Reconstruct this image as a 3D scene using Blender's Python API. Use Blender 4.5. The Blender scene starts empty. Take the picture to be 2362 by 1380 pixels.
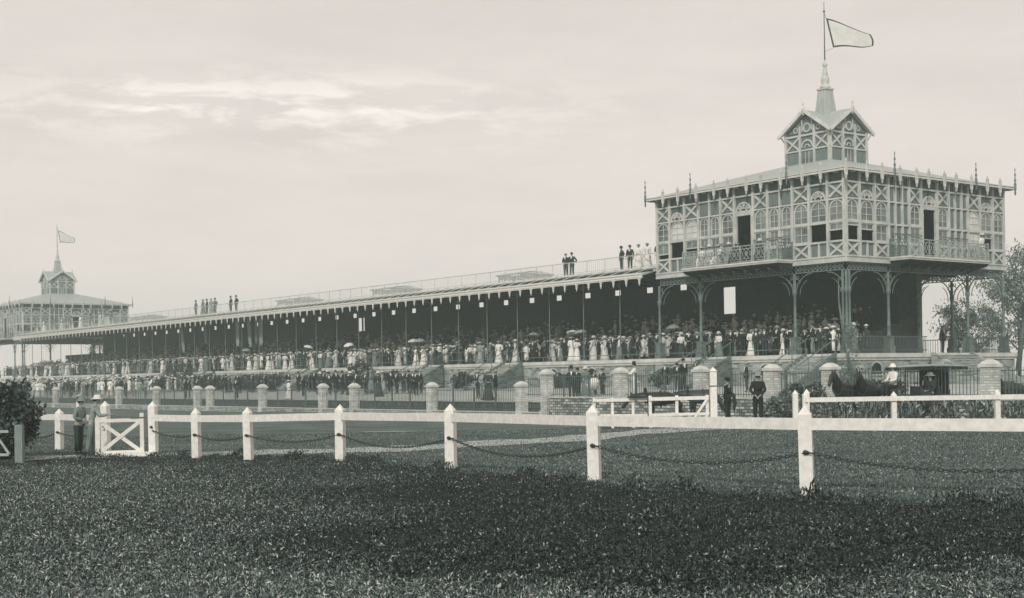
import bpy, bmesh, math, random
import numpy as np
from mathutils import Vector, Matrix
rnd = random.Random(7)
sc = bpy.context.scene
COL = sc.collection
# ------------------------------------------------------------------ camera, sky, sun, exposure
cam = bpy.data.cameras.new('camera'); camo = bpy.data.objects.new('camera', cam); COL.objects.link(camo)
camo.location = (0, 0, 1.9); camo.rotation_euler = (math.radians(90), 0.0155, 0)
cam.sensor_width = 36; cam.lens = 3165 / 2362 * 36
cam.shift_y = 178.8 / 2362; cam.shift_x = -2.8 / 2362
cam.clip_start = 0.3; cam.clip_end = 3000
sc.camera = camo
sc.view_settings.view_transform = 'Standard'; sc.view_settings.look = 'None'
sc.view_settings.exposure = 0.12; sc.view_settings.gamma = 1

SUN_EL, SUN_AZ = math.radians(33), math.radians(-166)      # azimuth from +Y clockwise: behind the camera, to the left
sd = Vector((math.sin(SUN_AZ) * math.cos(SUN_EL), math.cos(SUN_AZ) * math.cos(SUN_EL), math.sin(SUN_EL)))
sun = bpy.data.lights.new('sun', 'SUN'); suno = bpy.data.objects.new('sun', sun); COL.objects.link(suno)
sun.energy = 2.3; sun.angle = math.radians(6); sun.color = (1.0, 0.965, 0.92)
suno.rotation_euler = sd.to_track_quat('Z', 'Y').to_euler(); suno.location = (0, -20, 60)

w = bpy.data.worlds.new('World'); sc.world = w; w.use_nodes = True
nt = w.node_tree; nt.nodes.clear()
def N(t, typ, **k):
    n = t.nodes.new(typ)
    for a, b in k.items(): setattr(n, a, b)
    return n
def math_node(t, op, a, b=None, c=None, clamp=False):
    n = N(t, 'ShaderNodeMath', operation=op, use_clamp=clamp)
    for i, x in enumerate((a, b, c)):
        if x is None: continue
        if isinstance(x, (int, float)): n.inputs[i].default_value = x
        else: t.links.new(x, n.inputs[i])
    return n.outputs[0]
tc = N(nt, 'ShaderNodeTexCoord'); sep = N(nt, 'ShaderNodeSeparateXYZ'); nt.links.new(tc.outputs['Generated'], sep.inputs[0])
zz = sep.outputs['Z']; xx = sep.outputs['X']
ramp = N(nt, 'ShaderNodeValToRGB'); nt.links.new(math_node(nt, 'MULTIPLY_ADD', zz, 2.2, 0.0, True), ramp.inputs[0])
r = ramp.color_ramp; r.elements[0].position = 0; r.elements[0].color = (0.82, 0.735, 0.685, 1)
r.elements[1].position = 0.75; r.elements[1].color = (0.61, 0.56, 0.523, 1)
e = r.elements.new(0.3); e.color = (0.715, 0.635, 0.592, 1)
# cloud streaks low in the left of the sky
mp = N(nt, 'ShaderNodeMapping'); mp.inputs['Scale'].default_value = (16, 16, 70); nt.links.new(tc.outputs['Generated'], mp.inputs[0])
nz = N(nt, 'ShaderNodeTexNoise'); nz.inputs['Scale'].default_value = 1.0; nz.inputs['Detail'].default_value = 9; nz.inputs['Roughness'].default_value = 0.58
nz.inputs['Distortion'].default_value = 0.35
nt.links.new(mp.outputs[0], nz.inputs[0])
def bump(t, v, c, wd):
    d = math_node(t, 'DIVIDE', math_node(t, 'SUBTRACT', v, c), wd)
    return math_node(t, 'POWER', 2.718, math_node(t, 'MULTIPLY', math_node(t, 'MULTIPLY', d, d), -1.0))
mask = math_node(nt, 'MULTIPLY', bump(nt, zz, 0.190, 0.022), bump(nt, xx, -0.17, 0.18))
cl = N(nt, 'ShaderNodeMapRange'); cl.inputs[1].default_value = 0.47; cl.inputs[2].default_value = 0.60; nt.links.new(nz.outputs[0], cl.inputs[0])
lit = math_node(nt, 'MULTIPLY', math_node(nt, 'MULTIPLY', cl.outputs[0], mask), 0.85)
mix1 = N(nt, 'ShaderNodeMixRGB'); nt.links.new(lit, mix1.inputs[0]); nt.links.new(ramp.outputs[0], mix1.inputs[1]); mix1.inputs[2].default_value = (0.98, 0.90, 0.83, 1)
mask2 = math_node(nt, 'MULTIPLY', bump(nt, zz, 0.168, 0.022), bump(nt, xx, -0.16, 0.22))
mp2 = N(nt, 'ShaderNodeMapping'); mp2.inputs['Scale'].default_value = (5, 5, 60); mp2.inputs['Location'].default_value = (3, 1, 5); nt.links.new(tc.outputs['Generated'], mp2.inputs[0])
nz2 = N(nt, 'ShaderNodeTexNoise'); nz2.inputs['Scale'].default_value = 1.0; nz2.inputs['Detail'].default_value = 8; nt.links.new(mp2.outputs[0], nz2.inputs[0])
cl2 = N(nt, 'ShaderNodeMapRange'); cl2.inputs[1].default_value = 0.46; cl2.inputs[2].default_value = 0.68; nt.links.new(nz2.outputs[0], cl2.inputs[0])
drk = math_node(nt, 'MULTIPLY', math_node(nt, 'MULTIPLY', cl2.outputs[0], mask2), 0.14)
mix2 = N(nt, 'ShaderNodeMixRGB'); nt.links.new(drk, mix2.inputs[0]); nt.links.new(mix1.outputs[0], mix2.inputs[1]); mix2.inputs[2].default_value = (0.44, 0.42, 0.39, 1)
# broad faint mottling of the high overcast
mp3 = N(nt, 'ShaderNodeMapping'); mp3.inputs['Scale'].default_value = (4, 4, 16); nt.links.new(tc.outputs['Generated'], mp3.inputs[0])
nz3 = N(nt, 'ShaderNodeTexNoise'); nz3.inputs['Scale'].default_value = 1.3; nz3.inputs['Detail'].default_value = 10; nz3.inputs['Roughness'].default_value = 0.62; nt.links.new(mp3.outputs[0], nz3.inputs[0])
mot = N(nt, 'ShaderNodeMapRange'); mot.inputs[1].default_value = 0.3; mot.inputs[2].default_value = 0.7; mot.inputs[3].default_value = 0.93; mot.inputs[4].default_value = 1.06; nt.links.new(nz3.outputs[0], mot.inputs[0])
mix3 = N(nt, 'ShaderNodeVectorMath', operation='SCALE'); nt.links.new(mix2.outputs[0], mix3.inputs[0]); nt.links.new(mot.outputs[0], mix3.inputs['Scale'])
sky = N(nt, 'ShaderNodeTexSky'); sky.sky_type = 'NISHITA'; sky.sun_disc = False; sky.sun_elevation = SUN_EL; sky.sun_rotation = SUN_AZ
hs = N(nt, 'ShaderNodeHueSaturation'); hs.inputs['Saturation'].default_value = 0.12; nt.links.new(sky.outputs[0], hs.inputs['Color'])
b1 = N(nt, 'ShaderNodeBackground'); b1.inputs[1].default_value = 0.008; nt.links.new(hs.outputs[0], b1.inputs[0])
b2 = N(nt, 'ShaderNodeBackground'); b2.inputs[1].default_value = 1.05; nt.links.new(mix3.outputs[0], b2.inputs[0])
ad = N(nt, 'ShaderNodeAddShader'); nt.links.new(b1.outputs[0], ad.inputs[0]); nt.links.new(b2.outputs[0], ad.inputs[1])
wo = N(nt, 'ShaderNodeOutputWorld'); nt.links.new(ad.outputs[0], wo.inputs[0])

# ------------------------------------------------------------------ materials (procedural)
MATS = {}
def tone(v, warm=None):
    """neutral-ish print tones: darks slightly green, whites slightly warm"""
    t = min(1, v / 0.6) if warm is None else warm
    return (v * (0.68 + 0.33 * t), v * (1.0 - 0.01 * t), v * (0.95 - 0.03 * t), 1)
def mat(name, v, var=0.25, scale=3.0, rough=0.8, bumpd=0.0, bscale=None, spec=0.3, warm=None, streak=None, metal=0.0):
    if name in MATS: return MATS[name]
    m = bpy.data.materials.new(name); m.use_nodes = True; t = m.node_tree
    b = t.nodes['Principled BSDF']; b.inputs['Roughness'].default_value = rough
    b.inputs['Specular IOR Level'].default_value = spec; b.inputs['Metallic'].default_value = metal
    c = N(t, 'ShaderNodeTexCoord'); gp = N(t, 'ShaderNodeNewGeometry'); n = N(t, 'ShaderNodeTexNoise'); n.inputs['Scale'].default_value = scale; n.inputs['Detail'].default_value = 6
    if streak:
        mpn = N(t, 'ShaderNodeMapping'); mpn.inputs['Scale'].default_value = streak; t.links.new(gp.outputs['Position'], mpn.inputs[0]); t.links.new(mpn.outputs[0], n.inputs[0])
    else: t.links.new(gp.outputs['Position'], n.inputs[0])
    rp = N(t, 'ShaderNodeValToRGB'); t.links.new(n.outputs[0], rp.inputs[0])
    rp.color_ramp.elements[0].position = 0.3; rp.color_ramp.elements[1].position = 0.72
    rp.color_ramp.elements[0].color = tone(v * (1 - var), warm); rp.color_ramp.elements[1].color = tone(min(.9, v * (1 + var * .6)), warm)
    t.links.new(rp.outputs[0], b.inputs['Base Color'])
    if bumpd:
        n2 = N(t, 'ShaderNodeTexNoise'); n2.inputs['Scale'].default_value = bscale or scale * 4; n2.inputs['Detail'].default_value = 4; t.links.new(c.outputs['Object'], n2.inputs[0])
        bp = N(t, 'ShaderNodeBump'); bp.inputs['Distance'].default_value = bumpd; bp.inputs['Strength'].default_value = 0.8
        t.links.new(n2.outputs[0], bp.inputs['Height']); t.links.new(bp.outputs[0], b.inputs['Normal'])
    MATS[name] = m; return m
def mat_island(name, stops, rough=0.6, spec=0.3, scale=None):
    """one tone per leaf: colour picked per mesh island, with broad patches"""
    m = bpy.data.materials.new(name); m.use_nodes = True; t = m.node_tree; b = t.nodes['Principled BSDF']
    b.inputs['Roughness'].default_value = rough; b.inputs['Specular IOR Level'].default_value = spec
    g = N(t, 'ShaderNodeNewGeometry'); rp = N(t, 'ShaderNodeValToRGB'); t.links.new(g.outputs['Random Per Island'], rp.inputs[0])
    rp.color_ramp.interpolation = 'CONSTANT'
    while len(rp.color_ramp.elements) < len(stops): rp.color_ramp.elements.new(0.5)
    for el, (p, v) in zip(rp.color_ramp.elements, stops): el.position = p; el.color = tone(v)
    t.links.new(rp.outputs[0], b.inputs['Base Color']); MATS[name] = m; return m
def mat_brick(name, v, mv, bw, bh, var=0.5, mortar=0.012):
    m = bpy.data.materials.new(name); m.use_nodes = True; t = m.node_tree; b = t.nodes['Principled BSDF']; b.inputs['Roughness'].default_value = 0.9
    c = N(t, 'ShaderNodeTexCoord'); s = N(t, 'ShaderNodeSeparateXYZ'); t.links.new(c.outputs['Object'], s.inputs[0])
    a = math_node(t, 'ADD', s.outputs[0], s.outputs[1]); cb = N(t, 'ShaderNodeCombineXYZ'); t.links.new(a, cb.inputs[0]); t.links.new(s.outputs[2], cb.inputs[1])
    k = N(t, 'ShaderNodeTexBrick'); t.links.new(cb.outputs[0], k.inputs[0]); k.inputs['Scale'].default_value = 1
    k.inputs['Brick Width'].default_value = bw; k.inputs['Row Height'].default_value = bh; k.inputs['Mortar Size'].default_value = mortar
    k.inputs['Color1'].default_value = tone(v * (1 - var)); k.inputs['Color2'].default_value = tone(min(.8, v * (1 + var))); k.inputs['Mortar'].default_value = tone(mv)
    gp = N(t, 'ShaderNodeNewGeometry'); n = N(t, 'ShaderNodeTexNoise'); n.inputs['Scale'].default_value = 1.1; n.inputs['Detail'].default_value = 8; t.links.new(gp.outputs['Position'], n.inputs[0])
    mr = N(t, 'ShaderNodeMapRange'); mr.inputs[1].default_value = .3; mr.inputs[2].default_value = .7; mr.inputs[3].default_value = .7; mr.inputs[4].default_value = 1.25; t.links.new(n.outputs[0], mr.inputs[0])
    vm = N(t, 'ShaderNodeVectorMath', operation='SCALE'); t.links.new(k.outputs[0], vm.inputs[0]); t.links.new(mr.outputs[0], vm.inputs['Scale']); t.links.new(vm.outputs[0], b.inputs['Base Color'])
    bp = N(t, 'ShaderNodeBump'); bp.inputs['Distance'].default_value = 0.03; t.links.new(k.outputs[1], bp.inputs['Height']); bp.invert = True; t.links.new(bp.outputs[0], b.inputs['Normal'])
    MATS[name] = m; return m
white_paint = mat('white_paint', 0.74, 0.15, 9.0, 0.55, 0.003, 30)
frame_paint = mat('frame_paint', 0.52, 0.22, 1.5, 0.6)
panel_paint = mat('panel_paint', 0.19, 0.3, 2.0, 0.7, 0.004, 12, streak=(8, 8, 0.7))
shade_and_backing_paint = mat('shade_and_backing_paint', 0.12, 0.3, 2.0, 0.7)  # dark tone paints the eave shade onto the frieze; also backs the tracery
trim_pale = mat('trim_pale', 0.60, 0.15, 2, 0.6)
iron = mat('iron', 0.12, 0.3, 4, 0.5)
iron_pale = mat('iron_pale', 0.17, 0.25, 4, 0.55)
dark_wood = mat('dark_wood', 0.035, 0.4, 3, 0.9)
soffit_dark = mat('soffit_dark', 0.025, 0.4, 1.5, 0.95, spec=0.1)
roof_metal = mat('roof_metal', 0.42, 0.2, 1.2, 0.5, streak=(1, 5, 1))
glass = mat('glass', 0.20, 0.75, 0.9, 0.12, spec=0.6)
glass_bright = mat('glass_bright', 0.62, 0.2, 0.9, 0.2, spec=0.5)  # pale colour stands in for daylight seen through the panes
deck_mat = mat('deck', 0.22, 0.2, 2, 0.8)
coping = mat('coping', 0.58, 0.2, 2, 0.8)
brick = mat_brick('brick', 0.30, 0.45, 0.45, 0.15)
brick_pale = mat_brick('brick_pale', 0.56, 0.40, 0.30, 0.11, 0.22, 0.016)
stone = mat_brick('stone_rubble', 0.34, 0.10, 0.34, 0.15, 0.7, 0.025)
brick_shaded = mat_brick('brick_shaded', 0.12, 0.2, 0.45, 0.15)  # brick darkened to paint in the shade beneath the step flights
stone_dark = mat_brick('stone_dark', 0.11, 0.04, 0.2, 0.3, 0.5, 0.03)
rail_iron = mat('rail_iron', 0.36, 0.3, 3, 0.6)
rail_pale = mat('rail_pale', 0.46, 0.2, 4, 0.6)
step_mat = mat('step', 0.38, 0.2, 3, 0.85)
chain_m = mat('chain', 0.05, 0.3, 20, 0.5)
bark = mat('bark', 0.14, 0.45, 4, 0.9, 0.02, 12)
leaf_far = mat_island('leaf_far', [(0, .08), (.35, .15), (.7, .25), (.93, .4)])
leaf_bush = mat_island('leaf_bush', [(0, .03), (.45, .06), (.8, .12), (.93, .3)])
weed_dark = mat_island('weed_dark', [(0, .012), (.36, .030), (.66, .070), (.91, .15), (.98, .38)], rough=0.55)  # palest stops put leaf glints into the colour of single leaves
weed_pale = mat_island('weed_pale', [(0, .06), (.3, .13), (.62, .25), (.88, .5)], rough=0.6)
lawn_blades = mat_island('lawn_blades', [(0, .05), (.35, .11), (.7, .20), (.93, .40)], rough=0.7)
reed_leaf = mat_island('reed_leaf', [(0, .05), (.4, .09), (.7, .22), (.9, .42)])
skin_m = mat('skin', 0.30, 0.08, 6, 0.6, warm=1)
hair_m = mat('hair', 0.03, 0.3, 20, 0.7)
eye_m = mat('eye', 0.015, 0.1, 5, 0.3)
shoe_m = mat('shoe', 0.03, 0.3, 10, 0.5)
CL = {'white': mat('cloth_white', 0.74, 0.18, 5, 0.85), 'cream': mat('cloth_cream', 0.55, 0.2, 5, 0.85), 'grey': mat('cloth_grey', 0.2, 0.25, 5, 0.85),
      'pale grey': mat('cloth_pale_grey', 0.32, 0.2, 5, 0.85), 'dark': mat('cloth_dark', 0.022, 0.3, 5, 0.9), 'black': mat('cloth_black', 0.014, 0.3, 5, 0.85),
      'charcoal': mat('cloth_charcoal', 0.045, 0.3, 5, 0.9), 'khaki': mat('cloth_khaki', 0.24, 0.2, 5, 0.85), 'straw': mat('cloth_straw', 0.5, 0.15, 20, 0.8)}

# ------------------------------------------------------------------ mesh builder
class MB:
    def __init__(s, T=None): s.v = []; s.f = []; s.m = []; s.T = T; s.mi = 0; s.smooth = []
    def add(s, vs, fs, mi=None, sm=False):
        b = len(s.v); T = s.T
        s.v += [tuple(T(*p)) for p in vs] if T else [tuple(p) for p in vs]
        for f in fs: s.f.append(tuple(b + i for i in f)); s.m.append(s.mi if mi is None else mi); s.smooth.append(sm)
    BF = [(0, 3, 2, 1), (4, 5, 6, 7), (0, 1, 5, 4), (1, 2, 6, 5), (2, 3, 7, 6), (3, 0, 4, 7)]
    def box(s, x0, x1, y0, y1, z0, z1, mi=None):
        s.add([(x0, y0, z0), (x1, y0, z0), (x1, y1, z0), (x0, y1, z0), (x0, y0, z1), (x1, y0, z1), (x1, y1, z1), (x0, y1, z1)], s.BF, mi)
    def bar(s, a, b, w, h=None, mi=None, up=(0, 0, 1)):
        """rectangular bar from a to b: w across, h along up"""
        h = h or w; a = Vector(a); b = Vector(b); d = (b - a).normalized(); u = Vector(up)
        if abs(d.dot(u)) > .98: u = Vector((0, 1, 0))
        sx = d.cross(u).normalized() * w / 2; sy = sx.cross(d).normalized() * h / 2
        s.add([a - sx - sy, a + sx - sy, a + sx + sy, a - sx + sy, b - sx - sy, b + sx - sy, b + sx + sy, b - sx + sy], s.BF, mi)
    def tube(s, pts, rs, n=6, mi=None, caps=True, sm=True):
        pts = [Vector(p) for p in pts]
        if isinstance(rs, (int, float)): rs = [rs] * len(pts)
        vs = []; up = None
        for i, p in enumerate(pts):
            d = (pts[min(i + 1, len(pts) - 1)] - pts[max(i - 1, 0)]).normalized()
            if up is None: up = Vector((0, 0, 1)) if abs(d.z) < .9 else Vector((1, 0, 0))
            sx = d.cross(up).normalized(); sy = sx.cross(d).normalized(); up = sy
            for k in range(n):
                a = 2 * math.pi * k / n; vs.append(p + (sx * math.cos(a) + sy * math.sin(a)) * rs[i])
        fs = []
        for i in range(len(pts) - 1):
            for k in range(n): fs.append((i * n + k, i * n + (k + 1) % n, (i + 1) * n + (k + 1) % n, (i + 1) * n + k))
        if caps: fs.append(tuple(range(n))[::-1]); fs.append(tuple((len(pts) - 1) * n + k for k in range(n)))
        s.add(vs, fs, mi, sm)
    def lathe(s, prof, c=(0, 0, 0), n=10, mi=None, sx=1, sy=1, sm=True, wav=0, wn=8, rot0=0):
        vs = []
        for (r, z) in prof:
            for k in range(n):
                a = 2 * math.pi * k / n + rot0; rr = r * (1 + wav * math.cos(wn * a)); vs.append((c[0] + rr * math.cos(a) * sx, c[1] + rr * math.sin(a) * sy, c[2] + z))
        fs = []
        for i in range(len(prof) - 1):
            for k in range(n): fs.append((i * n + k, i * n + (k + 1) % n, (i + 1) * n + (k + 1) % n, (i + 1) * n + k))
        fs.append(tuple(range(n))[::-1]); fs.append(tuple((len(prof) - 1) * n + k for k in range(n)))
        s.add(vs, fs, mi, sm)
    def ball(s, c, r, n=8, mi=None, sx=1, sy=1, sz=1):
        s.lathe([(r * math.sin(math.pi * i / 5) + 1e-4, -r * math.cos(math.pi * i / 5) * sz) for i in range(6)], c, n, mi, sx, sy)
    def poly(s, pts, d, mi=None):
        """extrude a 3D polygon by vector d"""
        n = len(pts); d = Vector(d); vs = [Vector(p) for p in pts]; vs += [p + d for p in vs]
        s.add(vs, [tuple(range(n))[::-1], tuple(range(n, 2 * n))] + [(i, (i + 1) % n, n + (i + 1) % n, n + i) for i in range(n)], mi)
    def mesh_in(s, me, mi=0, fn=None):
        s.add([tuple(v.co) for v in me.vertices], [tuple(p.vertices) for p in me.polygons], mi, True)
    def mesh(s, name, mats, recalc=True):
        me = bpy.data.meshes.new(name); me.from_pydata(s.v, [], s.f)
        for m in (mats if isinstance(mats, (list, tuple)) else [mats]): me.materials.append(m)
        me.polygons.foreach_set('material_index', s.m); me.polygons.foreach_set('use_smooth', s.smooth)
        if recalc:
            b = bmesh.new(); b.from_mesh(me); bmesh.ops.recalc_face_normals(b, faces=b.faces); b.to_mesh(me); b.free()
        me.update(); return me
    def build(s, name, mats, parent=None, loc=None, recalc=True):
        o = bpy.data.objects.new(name, s.mesh(name, mats, recalc)); COL.objects.link(o)
        if parent is not None: o.parent = parent
        if loc: o.location = loc
        return o
def tag(o, label=None, cat=None, group=None, kind=None):
    if label: o['label'] = label
    if cat: o['category'] = cat
    if group: o['group'] = group
    if kind: o['kind'] = kind
    return o
def empty(name, loc=(0, 0, 0), rz=0, parent=None):
    o = bpy.data.objects.new(name, None); COL.objects.link(o); o.location = loc; o.rotation_euler = (0, 0, rz)
    if parent: o.parent = parent
    return o
def copy_tree(o, parent=None):
    c = o.copy(); COL.objects.link(c)
    if parent is not None: c.parent = parent
    for ch in list(o.children): copy_tree(ch, c)
    return c
ORD = 'first second third fourth fifth sixth seventh eighth ninth tenth eleventh twelfth thirteenth fourteenth fifteenth sixteenth seventeenth eighteenth nineteenth twentieth'.split()
def ordw(i):
    if i < 20: return ORD[i]
    t = {20: 'twenty', 30: 'thirty', 40: 'forty', 50: 'fifty', 60: 'sixty', 70: 'seventy', 80: 'eighty', 90: 'ninety'}; n = i + 1
    if n % 10 == 0: return {20: 'twentieth', 30: 'thirtieth', 40: 'fortieth', 50: 'fiftieth', 60: 'sixtieth'}[n]
    return t[n // 10 * 10] + '-' + ORD[n % 10 - 1]

# the stand's own frame: x = v (into the building), y = u (along the stand, away from the camera)
CX, CY = 19.5, 80.0; VX, VY = 0.7964, 0.6048; ANG = math.atan2(VY, VX)
def W(v, u, z=0): return Vector((CX + v * VX - u * VY, CY + v * VY + u * VX, z))
def lerp(a, b, t): return a + (b - a) * t
def sst(a, b, x):
    t = max(0, min(1, (x - a) / (b - a))); return t * t * (3 - 2 * t)
def uv_of(x, y): dx, dy = x - CX, y - CY; return dx * VX + dy * VY, -dx * VY + dy * VX
def ground_z(x, y):
    z = -0.20 * sst(24, 38, y) * (1 - sst(2, 9, x)) * (1 - 0.6 * sst(41, 50, y))
    z -= 0.30 * sst(48, 60, y) * (1 if y < 1e9 else 0)
    z -= 0.22 * sst(75, 125, y)
    z += 0.018 * math.sin(x * 0.9 + y * 0.35) + 0.02 * math.sin(x * 0.31 - y * 0.5 + 1) * (1 if y < 60 else 0)
    return z
def prom_z(v, u):
    z0 = lerp(.65, .35, sst(8.8, 9.8, u)); return lerp(z0, 1.1, max(0, min(1, (v + 15) / 15)))
def xform(o, mw): o.matrix_world = mw

# ------------------------------------------------------------------ ground, promenade, paths
def grid_obj(name, xs, ys, zf, material, kind='structure', T=None):
    b = MB(); nx, ny = len(xs), len(ys); vs = []
    for y in ys:
        for x in xs:
            p = T(x, y) if T else (x, y); vs.append((p[0], p[1], zf(x, y)))
    fs = [(j * nx + i, j * nx + i + 1, (j + 1) * nx + i + 1, (j + 1) * nx + i) for j in range(ny - 1) for i in range(nx - 1)]
    b.add(vs, fs, 0, True); o = b.build(name, material, recalc=False); tag(o, kind=kind); return o
lawn = bpy.data.materials.new('lawn'); lawn.use_nodes = True; t = lawn.node_tree; bs = t.nodes['Principled BSDF']; bs.inputs['Roughness'].default_value = .95; bs.inputs['Specular IOR Level'].default_value = .1
c = N(t, 'ShaderNodeTexCoord'); n1 = N(t, 'ShaderNodeTexNoise'); n1.inputs['Scale'].default_value = .35; n1.inputs['Detail'].default_value = 6
mpg = N(t, 'ShaderNodeMapping'); mpg.inputs['Scale'].default_value = (1, 2.2, 1); t.links.new(c.outputs['Object'], mpg.inputs[0]); t.links.new(mpg.outputs[0], n1.inputs[0])
n2 = N(t, 'ShaderNodeTexNoise'); n2.inputs['Scale'].default_value = 14; n2.inputs['Detail'].default_value = 5; n2.inputs['Roughness'].default_value = .7; t.links.new(c.outputs['Object'], n2.inputs[0])
r1 = N(t, 'ShaderNodeValToRGB'); t.links.new(n2.outputs[0], r1.inputs[0]); r1.color_ramp.elements[0].position = .38; r1.color_ramp.elements[1].position = .68
r1.color_ramp.elements[0].color = tone(.05); r1.color_ramp.elements[1].color = tone(.22)
mr = N(t, 'ShaderNodeMapRange'); t.links.new(n1.outputs[0], mr.inputs[0]); mr.inputs[1].default_value = .35; mr.inputs[2].default_value = .66; mr.inputs[3].default_value = .75; mr.inputs[4].default_value = 1.5
vm = N(t, 'ShaderNodeVectorMath', operation='SCALE'); t.links.new(r1.outputs[0], vm.inputs[0]); t.links.new(mr.outputs[0], vm.inputs['Scale']); t.links.new(vm.outputs[0], bs.inputs['Base Color'])
bp = N(t, 'ShaderNodeBump'); bp.inputs['Distance'].default_value = .05; t.links.new(n2.outputs[0], bp.inputs['Height']); t.links.new(bp.outputs[0], bs.inputs['Normal'])
def axis(a, b, s0, s1, n0=-40, n1=40):
    pass
xs = [-480, -350, -250, -180, -130, -95, -70] + [-55 + 1.5 * i for i in range(75)] + [70, 95, 130, 180, 250, 350, 480]
ys = [-40, -20, -8] + [1.5 * i for i in range(0, 70)] + [110, 120, 135, 160, 200, 260, 350, 520]
grid_obj('ground', xs, ys, ground_z, lawn)
prom_mat = mat('promenade_gravel', 0.46, 0.25, 0.8, 0.95, 0.02, 9)
us = [-40 + 2 * i for i in range(24)] + [8.8, 9.0, 9.2, 9.4, 9.6, 9.8, 10.2, 12] + [14 + 4 * i for i in range(46)]
grid_obj('promenade', [-14.42, -13, -11, -8, -5, -2, 0.5], sorted(set(us)), prom_z, prom_mat, T=lambda v, u: W(v, u))
path_mat = mat('path_dirt', 0.42, 0.22, 1.5, 0.95, 0.01, 20)
def ribbon(name, pts, wds, lift=.012):
    b = MB(); vs = []; P = []
    for i in range(len(pts) - 1):
        k = max(2, int((Vector(pts[i + 1]) - Vector(pts[i])).length / .5))
        for j in range(k): q = j / k; P.append((lerp(pts[i][0], pts[i + 1][0], q), lerp(pts[i][1], pts[i + 1][1], q), lerp(wds[i], wds[i + 1], q)))
    P.append((pts[-1][0], pts[-1][1], wds[-1])); M = 5
    for i, (x, y, wd) in enumerate(P):
        a = Vector(P[max(i - 1, 0)][:2]); c2 = Vector(P[min(i + 1, len(P) - 1)][:2]); d = (c2 - a).normalized(); nn = Vector((-d.y, d.x))
        for j in range(M):
            q = (j / (M - 1) - .5) * wd * (1 + .18 * math.sin(i * .9 + (5 if j > 2 else 0)) + .10 * math.sin(i * 2.3 + j))
            px, py = x + nn.x * q, y + nn.y * q; vs.append((px, py, ground_z(px, py) + lift))
    b.add(vs, [(i * M + j, i * M + j + 1, (i + 1) * M + j + 1, (i + 1) * M + j) for i in range(len(P) - 1) for j in range(M - 1)], 0, True)
    return tag(b.build(name, path_mat, recalc=False), kind='structure')
ribbon('path', [(-26, 36.2), (-18, 37.0), (-14, 38.0), (-11, 39.6), (-8.5, 39.8), (-6.2, 39.9), (-4.2, 41.0), (-1.9, 42), (2.6, 45.6), (6, 48), (10, 50.0)], [2.4, 2.4, 2.0, 1.5, 1.8, 2.4, 2.6, 2.2, 2.0, 2.2, 3], .014)
ribbon('road', [(-6, 56.5), (0, 54.0), (5, 53.0), (12, 52.6), (30, 52.0)], [1.6, 2.4, 2.8, 3.0, 3.0], .022)

# ------------------------------------------------------------------ pavilion
Z = dict(fl=8.42, sill=9.62, mid=10.7, arch=12.0, up0=12.1, up1=12.97, top=13.62)
FR = lambda s, z, n: (-n, s, z)          # front face, looks to -x
RF = lambda s, z, n: (s, -n, z)          # right face, looks to -y
def fbox(b, s0, s1, z0, z1, n0, n1, mi=None): 
    T = b.T; b.add([(s0, z0, n0), (s1, z0, n0), (s1, z1, n0), (s0, z1, n0), (s0, z0, n1), (s1, z0, n1), (s1, z1, n1), (s0, z1, n1)], MB.BF, mi)
def fbar(b, p, q, wd, n0, n1, mi=None):
    a = Vector(p); c2 = Vector(q); d = (c2 - a).normalized(); nn = Vector((-d.y, d.x)) * wd / 2
    pts = [a - nn, c2 - nn, c2 + nn, a + nn]
    b.add([(x.x, x.y, n0) for x in pts] + [(x.x, x.y, n1) for x in pts], MB.BF, mi)
def farc(b, sc_, zc, r0, r1, n0, n1, a0=0, a1=math.pi, seg=10, mi=None):
    for i in range(seg):
        t0 = lerp(a0, a1, i / seg); t1 = lerp(a0, a1, (i + 1) / seg)
        q = [(sc_ + r0 * math.cos(t0), zc + r0 * math.sin(t0)), (sc_ + r1 * math.cos(t0), zc + r1 * math.sin(t0)), (sc_ + r1 * math.cos(t1), zc + r1 * math.sin(t1)), (sc_ + r0 * math.cos(t1), zc + r0 * math.sin(t1))]
        b.add([(x, y, n0) for x, y in q] + [(x, y, n1) for x, y in q], MB.BF, mi)
def spandrel(b, s0, s1, zc, r, zt, n0, n1, mi=None):
    """fill between a half-round head and the square top of its bay"""
    m = (s0 + s1) / 2
    for sg in (-1, 1):
        e0 = s1 if sg > 0 else s0
        arc = [(m + sg * r * math.cos(a), zc + r * math.sin(a)) for a in [math.pi / 2 * i / 6 for i in range(7)]]
        pts = arc + [(m, zt), (e0, zt), (e0, zc)]
        vs = [(x, y, n0) for x, y in pts] + [(x, y, n1) for x, y in pts]; k = len(pts)
        b.add(vs, [tuple(range(k))[::-1], tuple(range(k, 2 * k))] + [(i, (i + 1) % k, k + (i + 1) % k, k + i) for i in range(k)], mi)
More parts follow.
